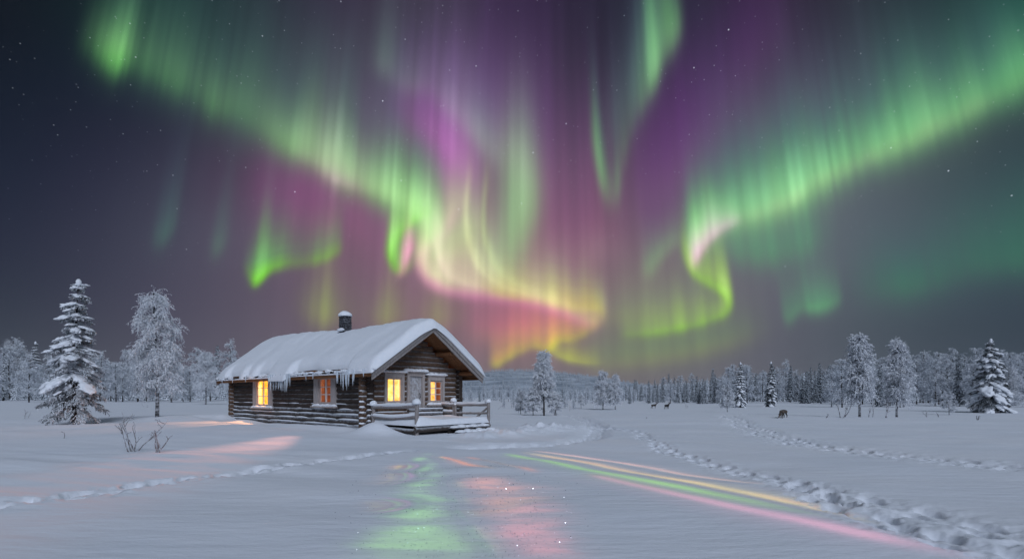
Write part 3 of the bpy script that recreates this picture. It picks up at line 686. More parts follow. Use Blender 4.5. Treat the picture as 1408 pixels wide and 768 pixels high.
for xx, holes in ((0.0, hg), (-LEN, [])):
    g, top = MB(), MB()
    for i in range(-1, 21):
        z = LSP*(i+1.0)
        if z < WALLH+.05: a, b = -.30, WID+.30
        else:
            half = (4.13-.24-z)/SLOPE
            if half < .25: break
            a, b = WID/2-half, WID/2+half
        for s0, s1 in cuts(a, b, holes, z): log(g if z < WALLH-.5 else top, (xx, s0, z), (xx, s1, z), LR*rng.uniform(.97, 1.05))
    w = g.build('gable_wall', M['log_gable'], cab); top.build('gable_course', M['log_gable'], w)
    if xx == 0:
        sn = MB()
        for i in range(0, 7):
            for s0, s1 in cuts(-.28, WID+.28, hg, LSP*(i+1)):
                if rng.random() < .75 and s1-s0 > .12:
                    m = 6; t = np.linspace(s0+.03, s1-.03, m); rr = np.sin(np.linspace(.2, math.pi-.2, m))**.4*rng.uniform(.025, .045)
                    sn.tube(np.stack([np.full(m, .098), t, np.full(m, LSP*(i+1.5)-.01)], -1), rr, 7, squash=.6)
        sn.build('snow_ledge', M['snow'], w)
# snow caps on the crossing log ends
def cap_snow(c, r, sd):
    q = MB(); q.blob(c, r, sd, 2, .15, .4); q.build('corner_snow', M['snow'], cab)
for i in range(0, 7):
    z = LSP*(i+1)-.02; k = 1.0 if i < 5 else .5
    cap_snow((.23, -.02, z), (.11, .125, .055*k), i); cap_snow((.03, -.25, z+LSP/2), (.12, .10, .06*k), i+9)
    cap_snow((-LEN-.24, -.02, z), (.10, .12, .05), i+20)
    if i < 5: cap_snow((.03, WID+.24, z+LSP/2), (.12, .10, .06*k), i+40)
rm = MB(); rm.box((-LEN+.12, .14, .02), (-.14, .18, WALLH)); rm.box((-LEN+.12, WID-.18, .02), (-.14, WID-.14, WALLH)); rm.box((-LEN+.12, .2, .25), (-.14, WID-.2, .30))
rm2 = MB()

# windows
def window(face, a, b, z0, z1, cols, rows, pm, casing, name='window'):
    """face 0: long wall (x along, out = -y); face 1: gable (y along, out = +x). panes = materials by column"""
    def bx(mb, s0, s1, o0, o1, h0, h1, j=.003):
        if face == 0: mb.box((s0, -o1, h0), (s1, -o0, h1), None, j)
        else: mb.box((o0, s0, h0), (o1, s1, h1), None, j)
    fr = MB(); c = casing
    bx(fr, a, a+c, -.10, .165, z0, z1); bx(fr, b-c, b, -.10, .165, z0, z1); bx(fr, a+c, b-c, -.10, .160, z1-.17, z1-.002); bx(fr, a+c, b-c, -.10, .150, z0, z0+.10)
    bx(fr, a-.05, b+.05, .02, .205, z1, z1+.055)
    w = fr.build(name, M['casing'], cab, False)
    ia, ib, j0, j1 = a+c, b-c, z0+.10, z1-.17
    inner = MB(); q = .055 if face else .10
    bx(inner, ia, ia+q, -.06, .115, j0, j1); bx(inner, ib-q, ib, -.06, .115, j0, j1); bx(inner, ia+q, ib-q, -.06, .112, j1-.07, j1); bx(inner, ia+q, ib-q, -.06, .112, j0, j0+.06)
    inner.build('sash', M['casing'], w, False)
    ga, gb, h0, h1 = ia+q, ib-q, j0+.06, j1-.07
    for k in range(cols):
        s0 = ga+(gb-ga)*k/cols; s1 = ga+(gb-ga)*(k+1)/cols
        pn = MB(); bx(pn, s0+.002, s1-.002, .040, .046, h0, h1, 0); pn.build('pane', pm[k % len(pm)], w, False)
    bar = MB()
    mw = .035 if face == 0 else .022
    for k in range(1, cols): s = ga+(gb-ga)*k/cols; bx(bar, s-mw*1.3, s+mw*1.3, .05, .092, h0, h1)
    for k in range(1, rows): h = h0+(h1-h0)*k/rows; bx(bar, ga, gb, .052, .080, h-.016, h+.016)
    bar.build('glazing_bar', M['bar'], w, False)
    sl = MB(); bx(sl, a-.08, b+.08, -.02, .27, z0-.075, z0-.004); sl.build('sill', M['casing'], w, False)
    def sb(mb, s, o, h, rs, ro, rh, sd):
        mb.blob((s, -o, h) if face == 0 else (o, s, h), (rs, ro, rh) if face == 0 else (ro, rs, rh), sd, 2, .16, .25)
    sn = MB(); n = max(3, int((b-a)/.22))
    for k in range(n): sb(sn, a+(b-a)*(k+.5)/n, .175, z0-.01, (b-a)/n*.95, .10, .085*rng.uniform(.8, 1.3), k)
    sn.build('sill_snow', M['snow'], w)
    if face == 1:
        hd = MB(); 
        for k in range(n+1): sb(hd, a+(b-a)*k/n, .10, z1+.05, (b-a)/n*.9, .15, .085*rng.uniform(.9, 1.2), 40+k)
        hd.build('head_snow', M['snow'], w)
    return w
window(0, *WIN_L[0], 2, 3, [M['pane_gold'], M['pane_gold']], .42)
window(0, *WIN_L[1], 2, 3, [M['pane_red'], M['pane_red']], .36)
window(1, *WIN_G[0], 2, 1, [M['pane_cream'], M['pane_amber']], .11)
window(1, *WIN_G[1], 2, 3, [M['pane_amber'], M['pane_red']], .10)
# door
d0, d1, dz0, dz1 = DOOR
fr = MB(); fr.box((-.08, d0, dz0), (.165, d0+.12, dz1), None, .003); fr.box((-.08, d1-.12, dz0), (.165, d1, dz1), None, .003); fr.box((-.08, d0+.12, dz1-.14), (.16, d1-.12, dz1), None, .003)
door = fr.build('door', M['casing'], cab, False); door['label'] = 'frosted grey plank door'
pl = MB()
for k in range(5): w5 = (d1-d0-.24)/5; pl.box((.02, d0+.12+k*w5+.003, dz0), (.06+.004*(k % 2), d0+.12+(k+1)*w5-.003, dz1-.14), None, .002)
pl.build('door_leaf', M['door'], door, False)
hb = MB(); hb.tube([(.07, d1-.22, 1.25), (.12, d1-.22, 1.27), (.12, d1-.22, 1.42), (.07, d1-.22, 1.44)], .014, 6); hb.build('handle', M['dark'], door)
hd = MB()
for k in range(5): hd.blob((.13, d0+(d1-d0)*k/4, dz1+.05), (.19, .17, .115), 60+k, 2, .12, .25)
hd.build('head_snow', M['snow'], door)
hb = MB(); hb.box((-.05, d0-.06, dz1), (.24, d1+.06, dz1+.05), None, .003); hb.build('door_hood', M['casing'], door, False)

# roof: boards, bargeboards, purlins, eave boards, snow
rb = MB(); nb = 26
for sgn in (-1, 1):
    ye = WID/2+sgn*(WID/2+OVE)
    for k in range(nb):
        x0 = -LEN-OVG+(LEN+2*OVG)*k/nb; x1 = -LEN-OVG+(LEN+2*OVG)*(k+1)/nb-.012; o = .004*(k % 2)
        v = [(x0, WID/2, 4.13+o), (x1, WID/2, 4.13+o), (x1, ye, 2.19+o), (x0, ye, 2.19+o)]
        v = v+[(a, b, c-.06) for a, b, c in v]
        rb.add(v, [(0, 1, 2, 3), (7, 6, 5, 4), (0, 4, 5, 1), (1, 5, 6, 2), (2, 6, 7, 3), (3, 7, 4, 0)])
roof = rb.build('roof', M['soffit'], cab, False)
for xg in (OVG, -LEN-OVG):
    for sgn in (-1, 1):
        for lay, (wd, th, off, drop) in enumerate(((.36, .05, 0, -.03), (.17, .045, .05, .02))):
            bb = MB(); s = 1 if xg > 0 else -1
            y0 = WID/2; y1 = WID/2+sgn*(WID/2+OVE+.04); z1 = 4.13-(WID/2+OVE+.04)*SLOPE
            m = 9; t = np.linspace(0, 1, m)
            yy = y0+(y1-y0)*t; zt = 4.13+(z1-4.13)*t-drop+.06
            xa, xb = xg+s*off, xg+s*(off+th)
            v = np.concatenate([np.stack([np.full(m, xq), yy, zt-q], -1) for xq in (xa, xb) for q in (0, wd)])
            v[:, 2] += np.tile(rng.uniform(-.006, .006, m), 4)
            f = []
            for k in range(m-1): f += [(k, k+1, m+k+1, m+k), (2*m+k, 3*m+k, 3*m+k+1, 2*m+k+1), (k, 2*m+k, 2*m+k+1, k+1), (m+k, m+k+1, 3*m+k+1, 3*m+k)]
            f += [(0, m, 3*m, 2*m), (m-1, 3*m-1, 4*m-1, 2*m-1)]
            bb.add(v, f); bb.build('bargeboard', M['board'], roof, False)
for py_, pz in ((WID/2, 3.86), (.0, 2.33), (WID, 2.33), (WID*.26, 3.1), (WID*.74, 3.1)):
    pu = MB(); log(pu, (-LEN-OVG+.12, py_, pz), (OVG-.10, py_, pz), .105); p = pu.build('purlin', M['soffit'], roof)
    if py_ in (0.0, WID): sn = MB(); sn.blob((OVG-.12, py_, pz+.10), (.10, .12, .07), 3, 2, .1, .3); sn.build('purlin_snow', M['snow'], p)
for sgn in (-1, 1):
    ye = WID/2+sgn*(WID/2+OVE)
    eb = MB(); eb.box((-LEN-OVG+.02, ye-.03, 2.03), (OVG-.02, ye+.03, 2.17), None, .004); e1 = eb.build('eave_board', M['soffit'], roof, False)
    sh = MB(); nsh = 150                                            # ragged bark edge above the eave board
    for k in range(nsh):
        x = -LEN-OVG+(LEN+2*OVG)*k/nsh; yo = ye+sgn*rng.uniform(.03, .10)
        sh.box((x, min(ye-.12*sgn, yo), 2.19+rng.uniform(0, .02)), (x+.088, max(ye-.12*sgn, yo), 2.255+rng.uniform(0, .03)), None, .006)
    sh.build('bark_edge', M['dark'], roof, False)

def snow_roof():
    nx, ns = 150, 64
    X = np.linspace(-LEN-OVG-.10, OVG+.16, nx); S = np.linspace(-1, 1, ns)
    S = np.sign(S)*(1-(1-np.abs(S))**1.6)
    half = WID/2+OVE
    gx, gs = np.meshgrid(X, S, indexing='ij')
    k = gx.ravel(); s = gs.ravel()
    # how far the snow reaches past each eave
    ret = .10+.12*(vnoise(k*.8, k*0, 91)-.5)
    bare = sstep(-5.3, -4.9, k)*(1-sstep(-.75, -.35, k)) + .8*sstep(-8.9, -8.6, k)*(1-sstep(-7.5, -7.2, k)) + .8*sstep(-12.5, -12.2, k)*(1-sstep(-11.0, -10.4, k))+.7*sstep(-10.1, -9.9, k)*(1-sstep(-9.5, -9.3, k))
    hang = sstep(-7.2, -6.9, k)*(1-sstep(-5.4, -5.1, k))
    ext = np.where(s < 0, ret-.34*np.clip(bare, 0, 1)+.10*hang, ret)
    yl = s*(half+ext)
    base = 4.13-np.abs(yl)*SLOPE+.045
    base = base-np.where(s < 0, hang*sstep(half-.25, half+.15, np.abs(yl))*.10, 0)
    round_ridge = .16*np.exp(-(yl/.45)**2)
    T = .42+.30*sstep(-3, -13, k)*np.exp(-(yl/1.5)**2)+.20*(fbm(k*.42, yl*.5, 93, 4)-.5)+.05*(fbm(k*2.2, yl*1.1, 95, 2)-.5)+.05*(1-np.abs(s))
    e1 = np.clip((half+ext-np.abs(yl))/.42, 0, 1); e2 = np.clip((OVG+.16-k)/.34, 0, 1); e3 = np.clip((k+LEN+OVG+.10)/.9, 0, 1)
    rnd_ = lambda e: np.sqrt(np.clip(1-(1-e)**2, 0, 1))
    t = T*rnd_(e1)**.8*rnd_(e2)**.8*rnd_(e3)
    top = np.stack([k, WID/2+yl, base+t-round_ridge*.8], -1)
    und = np.stack([k, WID/2+yl, base-.0*k], -1)
    und[:, 2] = np.minimum(und[:, 2], top[:, 2]-.002)
    i = np.arange(nx-1)[:, None]*ns; q = np.arange(ns-1)[None]
    f = np.stack([i+q, i+ns+q, i+ns+q+1, i+q+1], -1).reshape(-1, 4)
    N = nx*ns
    edge = [(a*ns, (a+1)*ns) for a in range(nx-1)]+[((a+1)*ns-1+ns, (a+1)*ns-1) for a in range(nx-1)]+[(b+1, b) for b in range(ns-1)]+[((nx-1)*ns+b, (nx-1)*ns+b+1) for b in range(ns-1)]
    fe = np.array([(a, N+a, N+b, b) for a, b in edge])
    mb = MB(); mb.add(np.vstack([top, und]), np.vstack([f, f[:, ::-1]+N, fe]))
    # clods of snow left lying on the bark edge and the eave board
    for j in range(60):
        x = rng.uniform(-LEN-OVG, OVG-.05)
        mb.blob((x, -OVE-.03+rng.uniform(-.04, .05), 2.24+rng.uniform(-.02, .05)), (rng.uniform(.10, .34), .09, rng.uniform(.05, .11)), j, 2, .25, .5)
    for j in range(70):
        x = -LEN-OVG+.1+(LEN+2*OVG-.3)*(j+.5)/70
        mb.blob((x, -OVE-.05, 2.165), (rng.uniform(.10, .22), .075, rng.uniform(.03, .05)), 100+j, 1, .25, .5)
    return mb.build('roof_snow', M['snow'], roof)
snow_roof()
# icicles: two clusters and a few strays
ic = [(x, rng.uniform(.22, .75)) for x in np.linspace(-7.0, -4.9, 24)+rng.uniform(-.04, .04, 24)]+[(x, rng.uniform(.35, .68)) for x in np.linspace(-1.15, .10, 9)]+[(-12.6, .22), (-11.2, .2), (-3.6, .25), (-9.7, .18), (-2.9, .2), (.75, .2)]
for x, L in ic:
    b_ = MB(); m = 6; t = np.linspace(0, 1, m); y = -OVE-.11+rng.uniform(-.05, .04); z = 2.30
    w_ = rng.uniform(.030, .048)
    b_.tube(np.stack([x+rng.uniform(-.02, .02)*t, np.full(m, y), z-(L+.1)*t], -1), w_*(1-t)**.8+.003, 6)
    b_.build('icicle', M['ice'], roof)
# chimney
cx = -5.35
ch = MB()
for k in range(9):
    j = .012; ch.box((cx-.215+rng.uniform(-j, j), WID/2-.21+rng.uniform(-j, j), 4.05+k*.125), (cx+.215+rng.uniform(-j, j), WID/2+.21+rng.uniform(-j, j), 4.05+(k+1)*.125-.010), None, .008)
chm = ch.build('chimney', M['stone'], roof, False)
sn = MB(); sn.blob((cx, WID/2, 5.17), (.33, .32, .25), 5, 3, .05, .12); sn.build('chimney_cap_snow', M['snow'], chm)
sn = MB(); sn.blob((cx+.05, WID/2-.28, 4.47), (.28, .12, .10), 8, 2, .2, .6); sn.build('chimney_foot_snow', M['snow'], chm)

# porch: deck, rails, steps
dk = MB()
for k in range(12): dk.box((.16+k*.235, .06, .27), (.16+k*.235+.215, 3.55, .32), None, .004)
deck = dk.build('porch_deck', M['board'], cab, False)
bm_ = MB(); log(bm_, (2.92, -.05, .17), (2.92, 3.62, .17), .10); log(bm_, (.2, -.02, .12), (2.92, -.02, .12), .09); log(bm_, (.2, 3.55, .12), (2.92, 3.55, .12), .09); bm_.build('deck_beam', M['log_low'], deck)
g_ = MB(); nx, ny = 34, 44
gx, gy = np.meshgrid(np.linspace(.10, 3.06, nx), np.linspace(-.02, 3.62, ny), indexing='ij'); k = gx.ravel(); q = gy.ravel()
ed = np.minimum.reduce([(3.06-k)/.16, (q+.02)/.14, (3.62-q)/.14]).clip(0, 1)
tt = (.20+.09*(fbm(k*1.4, q*1.4, 101, 3)-.5)+.10*np.exp(-((q-.3)/.5)**2))*np.sqrt(1-(1-ed)**2)
tp = np.stack([k, q, .323+tt], -1); ub = np.stack([k, q, np.full_like(k, .323)-.03*(ed < .2)], -1)
i = np.arange(nx-1)[:, None]*ny; j = np.arange(ny-1)[None]; f = np.stack([i+j, i+ny+j, i+ny+j+1, i+j+1], -1).reshape(-1, 4); N = nx*ny
edge = [(a*ny, (a+1)*ny) for a in range(nx-1)]+[((a+2)*ny-1, (a+1)*ny-1) for a in range(nx-1)]+[(b+1, b) for b in range(ny-1)]+[((nx-1)*ny+b, (nx-1)*ny+b+1) for b in range(ny-1)]
g_.add(np.vstack([tp, ub]), np.vstack([f, np.array([(a, N+a, N+b, b) for a, b in edge])])); g_.build('deck_snow', M['snow'], deck)
def rail(name, p0, p1, r, snow=.06, sag=0.0, mt='board'):
    p0 = np.array(p0, float); p1 = np.array(p1, float); m = 9; t = np.linspace(0, 1, m)[:, None]
    P = p0*(1-t)+p1*t; P[:, 2] -= sag*4*(t*(1-t))[:, 0]; P += rng.uniform(-.008, .008, P.shape)
    b_ = MB(); b_.tube(P, r*rng.uniform(.9, 1.1, m), 8); o = b_.build(name, M[mt], rails)
    if snow:
        s_ = MB(); rr = r*1.25*np.sin(np.linspace(.25, math.pi-.25, m))**.25*(.8+.4*vnoise(t[:, 0]*5, t[:, 0]*0, int(rng.integers(99)))); Q = P.copy(); Q[:, 2] += r*.55+snow*.4
        s_.tube(Q, rr, 8, squash=.55+snow*4); s_.build('rail_snow', M['snow'], rails)
    return o
def post(x, y, z0, z1, r=.07, cap=.13):
    b_ = MB(); b_.tube([(x, y, z0), (x+.01, y, (z0+z1)/2), (x, y+.01, z1)], [r*1.05, r, r*.95], 9); b_.build('post', M['board'], rails)
    s_ = MB(); s_.blob((x, y, z1), (cap, cap, cap*1.05), int(x*10+y), 2, .12, .35); s_.build('post_snow', M['snow'], rails)
rb_ = MB(); rb_.tube([(.3, -.02, .3), (.3, -.02, .9)], .05, 8); rails = rb_.build('porch_railing', M['log_low'], cab)
post(2.90, .06, -.12, 1.08, .075, .15); post(.42, .0, .05, 1.0, .07, .15); post(.95, 3.55, .25, 1.12, .07, .14); post(3.00, 3.50, -.05, 1.10, .065, .12); post(1.1, 3.50, .25, .98, .05, .07)
rail('handrail', (.35, .0, .93), (2.9, .05, .98), .075, .06, .02); rail('lower_rail', (.35, .0, .56), (2.9, .05, .62), .07, .07, .06)
rail('handrail', (.95, 3.55, .96), (3.02, 3.52, 1.0), .065, .055); rail('lower_rail', (1.0, 3.55, .62), (3.0, 3.52, .66), .05, .0, 0, 'board'); rail('brace', (2.2, 3.54, .42), (2.95, 3.53, .88), .045, .0, 0, 'board')
rail('handrail', (.95, 3.52, .96), (.20, 3.52, .98), .06, .05); rail('lower_rail', (.95, 3.52, .66), (.2, 3.52, .66), .06, .05)
be = MB()
for k in range(3): log(be, (.34, 1.66, .40+k*.17), (.34, 3.42, .40+k*.17), .082)
bn = be.build('log_bench', M['log_low'], cab)
sn = MB()
for k in range(3): m = 9; t = np.linspace(1.66, 3.42, m); sn.tube(np.stack([np.full(m, .40), t, np.full(m, .485+k*.17)], -1), .05*np.sin(np.linspace(.2, math.pi-.2, m))**.3, 8, squash=.6)
sn.build('bench_snow', M['snow'], bn)
st = MB(); st.box((3.04, 1.35, -.10), (3.10, 3.1, .10), None, .004); steps = st.build('porch_steps', M['dark'], cab, False)
for k, (x, z) in enumerate(((3.10, .15), (3.42, .0))):
    s_ = MB(); s_.box((x, 1.35, z), (x+.28, 3.15, z+.05), None, .005); s_.build('step', M['board'], steps, False)
    s_ = MB()
    for j in range(6): s_.blob((x+.16, 1.5+j*.3, z+.05), (.18, .22, .075+.03*(j % 2)), j+k*7, 2, .16, .3)
    s_.build('step_snow', M['snow'], steps)
kd = MB(); log(kd, (-3.4, -.16, .02), (.24, -.16, .02), .10); kd.build('sill_log', M['log_low'], cab)

# room lamps shining out through the panes, and one added beam for snow streaks
def window_spot(name, loc, aim, power, cone, col):
    l = bpy.data.lights.new(name, 'SPOT'); o = bpy.data.objects.new(name, l); C.objects.link(o); o.parent = cab; o.location = loc
    l.energy = power; l.spot_size = R(cone); l.spot_blend = .6; l.color = col; l.shadow_soft_size = .05
    o.rotation_euler = (Vector(loc)-Vector(aim)).to_track_quat('Z', 'Y').to_euler()
    return o
window_spot('window_spot', (-8.86, .85, 2.05), (-8.86, -2.0, -.3), 900, 100, (1, .42, .16))
window_spot('window_spot', (-2.89, .9, 2.0), (-2.6, -3, -.2), 320, 95, (1, .36, .14))
beam = window_spot('window_spot', (-3.10, .34, 1.27), (7.8, -10.3, .0), 60000, 20, (1, .40, .28)); beam.data.spot_blend = 1.0  # added spot, only there to throw warm streaks across the left snow
window_spot('window_spot', (-.9, 1.15, 1.9), (3, 1.4, .3), 160, 90, (1, .5, .2))
window_spot('window_spot', (-.9, 3.3, 1.9), (3, 3.6, .3), 200, 90, (1, .45, .2))

# ---------------------------------------------------------------- trees
def rot_to(d):
    return Vector(d).to_track_quat('Z', 'Y').to_matrix()

class Twigs:
    """batches thin tapered blades (frosted twigs, needle sprays)"""
    def __init__(s): s.p = []; s.q = []; s.w = []
    def add(s, p, q, w): s.p.append(p); s.q.append(q); s.w.append(w)
    def arrays(s, flat=None):
        p = np.concatenate([np.atleast_2d(a) for a in s.p]); q = np.concatenate([np.atleast_2d(a) for a in s.q])
        w = np.concatenate([np.broadcast_to(np.asarray(a, float), (len(np.atleast_2d(b)),)) for a, b in zip(s.w, s.p)])
        d = q-p; d /= np.linalg.norm(d, axis=1)[:, None]+1e-9
        r = rng.normal(size=p.shape)
        if flat is not None: r = r*np.array([.25, .25, 1.0])*0+np.cross(d, np.cross(np.array([0, 0, 1.0])+r*flat, d)+1e-6); r = np.cross(d, r)
        a = np.cross(d, r); a /= np.linalg.norm(a, axis=1)[:, None]+1e-9
        v = np.stack([p-a*w[:, None]*.5, p+a*w[:, None]*.5, q+a*w[:, None]*.30, q-a*w[:, None]*.30], 1).reshape(-1, 3)
        f = np.arange(len(v)).reshape(-1, 4)
        return v, f

def unit(v): return v/(np.linalg.norm(v, axis=-1, keepdims=True)+1e-9)

def birch_parts(H, seed, limbs=38, dens=1.0, spread=.27, low=.22, blade=.030, top_round=1.0, arch=1.0):
    """weeping frosted birch: returns (wood MB, crown arrays)"""
    g = np.random.default_rng(seed); wood = MB(); tw = Twigs()
    n = 14; t = np.linspace(0, 1, n); ph = g.uniform(0, 6.3, 2)
    T = np.stack([.018*H*np.sin(t*3.1+ph[0])*t, .018*H*np.sin(t*2.6+ph[1])*t, t*H*.97], -1)
    wood.tube(T, H*.0135*(1-t*.88)+.004, 9)
    at = lambda u: np.array([np.interp(u, t, T[:, k]) for k in range(3)])
    for i in range(limbs):
        u = low+(1-low-.02)*((i+g.uniform(0, .8))/limbs)
        az = i*2.399+g.uniform(-.5, .5)
        prof = math.sin(min(1, (1-u)/(1-low)*.92+.12)*math.pi*.62)**.8
        L = H*spread*prof*g.uniform(.72, 1.15)
        el = R(g.uniform(28, 55)+22*u*top_round)
        d = np.array([math.cos(az)*math.cos(el), math.sin(az)*math.cos(el), math.sin(el)])
        m = 9; P = [at(u)]; st = L/(m-1)
        for k in range(1, m):
            d = unit(d+np.array([0, 0, -.20*arch*(.4+k/m*1.4)])+g.normal(size=3)*.06); P.append(P[-1]+d*st)
        P = np.array(P); wood.tube(P[:7], np.linspace(H*.0042, .004, 7), 5, False)
        nt = int((20+36*prof)*dens)
        k = g.uniform(.12, 1, nt)**.85*(m-1); k0 = np.minimum(k.astype(int), m-2); fr = (k-k0)[:, None]
        B = P[k0]*(1-fr)+P[k0+1]*fr; D0 = unit(P[k0+1]-P[k0])
        out = unit(D0*.6+g.normal(size=(nt, 3))*.62+np.array([0, 0, .10]))
        ln = H*.055*g.uniform(.5, 1.4, nt)*(1.1-.35*u)
        Q = B
        for s_ in range(4):
            E = Q+out*(ln*.42)[:, None]; tw.add(Q, E, blade*(1.1-.18*s_))
            for r_ in range(2):                                    # twiglets
                ff = g.uniform(.2, 1, nt)[:, None]; b2 = Q*(1-ff)+E*ff
                o2 = unit(out*.55+g.normal(size=(nt, 3))*.6+np.array([0, 0, -.22*s_]))
                e2 = b2+o2*(ln*g.uniform(.16, .42, nt))[:, None]; tw.add(b2, e2, blade*.85)
                o3 = unit(o2+g.normal(size=(nt, 3))*.7); m3 = (b2+e2)/2; tw.add(m3, m3+o3*(ln*.15)[:, None], blade*.75)
            Q = E; out = unit(out+np.array([0, 0, -.36*arch])+g.normal(size=(nt, 3))*.14)
    return wood, tw.arrays()

def spruce_parts(H, seed, tiers=17, radius=.19, low=.07, nbr=8, droop=.55, snow=1.0, narrow=1.0, needles=1.0, blade=.045, oneside=0.0, bare=0.0, skip=0.0, pads=1):
    """snow-laden spruce: returns (trunk MB, crown arrays, snow MB)"""
    g = np.random.default_rng(seed); wood = MB(); tw = Twigs(); sn = MB()
    n = 12; t = np.linspace(0, 1, n)
    T = np.stack([.010*H*np.sin(t*4+seed), .010*H*np.cos(t*3+seed), t*H], -1); wood.tube(T, H*.0145*(1-t*.93)+.004, 8)
    for i in range(tiers):
        u = low+(1-low)*(i+.5)/tiers*.985
        for b in range(nbr if u < .85 else max(4, nbr-3)):
            if g.random() < skip: continue
            az = b*2*math.pi/nbr+i*1.1+g.uniform(-.3, .3)
            rr = radius*H*((1-u)**.78*.94+.05)*g.uniform(.70, 1.18)*narrow
            if rr < .06*H*.3: rr = .02*H
            el = R(18*u*2-14+g.uniform(-8, 8))
            d = np.array([math.cos(az)*math.cos(el), math.sin(az)*math.cos(el), math.sin(el)])
            base = np.array([np.interp(u, t, T[:, k]) for k in range(3)])+np.array([0, 0, g.uniform(-.4, .4)*H/tiers*.5])
            m = 7; P = [base]; st = rr/(m-1)
            for k in range(1, m):
                d = unit(d+np.array([0, 0, -droop*.20*(1.5-k/m)])+g.normal(size=3)*.04); P.append(P[-1]+d*st)
            P = np.array(P); wood.tube(P[:6], np.linspace(.0035*H, .003, 6), 4, False)
            load = snow*(1+oneside*math.cos(az-2.9))
            nt = int((12+26*(rr/(radius*H)))*needles)
            k = g.uniform(.05, 1, nt)**.8*(m-1); k0 = np.minimum(k.astype(int), m-2); fr = (k-k0)[:, None]
            B = P[k0]*(1-fr)+P[k0+1]*fr; ax = unit(P[k0+1]-P[k0]); side = np.cross(ax, [0, 0, 1.0])*np.where(g.random(nt) < .5, 1, -1)[:, None]
            out = unit(ax*.7+side*.75+np.array([0, 0, -.28])+g.normal(size=(nt, 3))*.22)
            wid = (.40*rr*(1-.55*k/(m-1))+.05*H*.12)*g.uniform(.6, 1.2, nt)
            E = B+out*wid[:, None]; tw.add(B, E, blade*.8)
            for r_ in range(int(7*min(1, needles)+1)):
                ff = g.uniform(.1, 1, nt)[:, None]; b2 = B*(1-ff)+E*ff
                o2 = unit(out*.6+g.normal(size=(nt, 3))*.45+np.array([0, 0, -.55])); tw.add(b2, b2+o2*(H*.016*g.uniform(.6, 1.5, nt))[:, None], blade)
            if g.random() < .93*min(1, load+.2) and not (u < .3 and g.random() < bare):
                ns = max(2, int(3*rr/(radius*H)+2))
                for s_ in range(ns):
                    q = (s_+.9+g.uniform(-.3, .3))/ns; q = min(q, 1.0)*(m-1); q0 = min(int(q), m-2); c = P[q0]*(1-(q-q0))+P[q0+1]*(q-q0)
                    w = (.20*rr+.011*H)*g.uniform(.55, 1.4); L = w*g.uniform(.85, 1.5)
                    if g.random() < .12: continue
                    sub = 1 if H*w < .35 else 2
                    v, f = ICO[pads]; o3 = g.uniform(0, 50)
                    nv = v*(1+.34*(vnoise3(v*2.1+o3, 3)-.5)*2+(.34*(vnoise3(v*4.6+o3, 4)-.5)*2 if pads > 1 else 0))[:, None]
                    nv = nv*np.array([L, w*.85, w*.42*min(1.3, load)]); nv[:, 2] = np.where(nv[:, 2] < 0, nv[:, 2]*.35, nv[:, 2])
                    ca, sa = math.cos(az), math.sin(az); pit = -math.atan2((P[-1]-P[0])[2], np.hypot(*(P[-1]-P[0])[:2]))
                    x = nv[:, 0]*math.cos(pit)+nv[:, 2]*math.sin(pit); z = -nv[:, 0]*math.sin(pit)+nv[:, 2]*math.cos(pit)
                    nv = np.stack([x*ca-nv[:, 1]*sa, x*sa+nv[:, 1]*ca, z], -1)
                    sn.add(nv+c+np.array([g.normal()*w*.25, g.normal()*w*.25, w*.12]), f)
    sn.blob((T[-1][0], T[-1][1], H*.985), (H*.016, H*.016, H*.03), seed, 1, .2)
    return wood, tw.arrays(), sn

def plant_birch(px, py, H, label, seed, group=None, bark='bark_birch', frost='frost', name='frosted_birch', cat='birch tree', **kw):
    p = ground(px, py); t = thing(name, (p.x, p.y, p.z-.06), label, cat, rnd.uniform(0, 6.28), group)
    wood, (v, f) = birch_parts(H, seed, **kw)
    wood.build('trunk', M[bark], t)
    me = mesh_from('crown', v, f, M[frost], False); o = bpy.data.objects.new('crown', me); C.objects.link(o); o.parent = t
    return t
def plant_spruce(px, py, H, label, seed, group=None, needle='needle', name='snowy_spruce', cat='spruce tree', rz=0.0, **kw):
    p = ground(px, py); t = thing(name, (p.x, p.y, p.z-.06), label, cat, rz, group)
    wood, (v, f), sn = spruce_parts(H, seed, **kw)
    wood.build('trunk', M['bark_dark'], t)
    me = mesh_from('crown', v, f, M[needle], False); o = bpy.data.objects.new('crown', me); C.objects.link(o); o.parent = t
    tag(sn.build('snow_load', M['snow'], t), kind='stuff')
    return t
def tall(px, py, top):          # height in metres of something that stands at (px, py) and reaches picture height top
    p = ground(px, py); return (545-top)/F*p.y+EYE-p.z
def copy_tree(src, loc, rz, s, label, group):
    c = src.copy(); C.objects.link(c); c.location = loc; c.rotation_euler = (0, 0, rz); c.scale = (s, s, s*rnd.uniform(.94, 1.06)); c['label'] = label
    if group: c['group'] = group
    elif 'group' in c: del c['group']
    for ch in src.children:
        k = ch.copy(); C.objects.link(k); k.parent = c
    return c

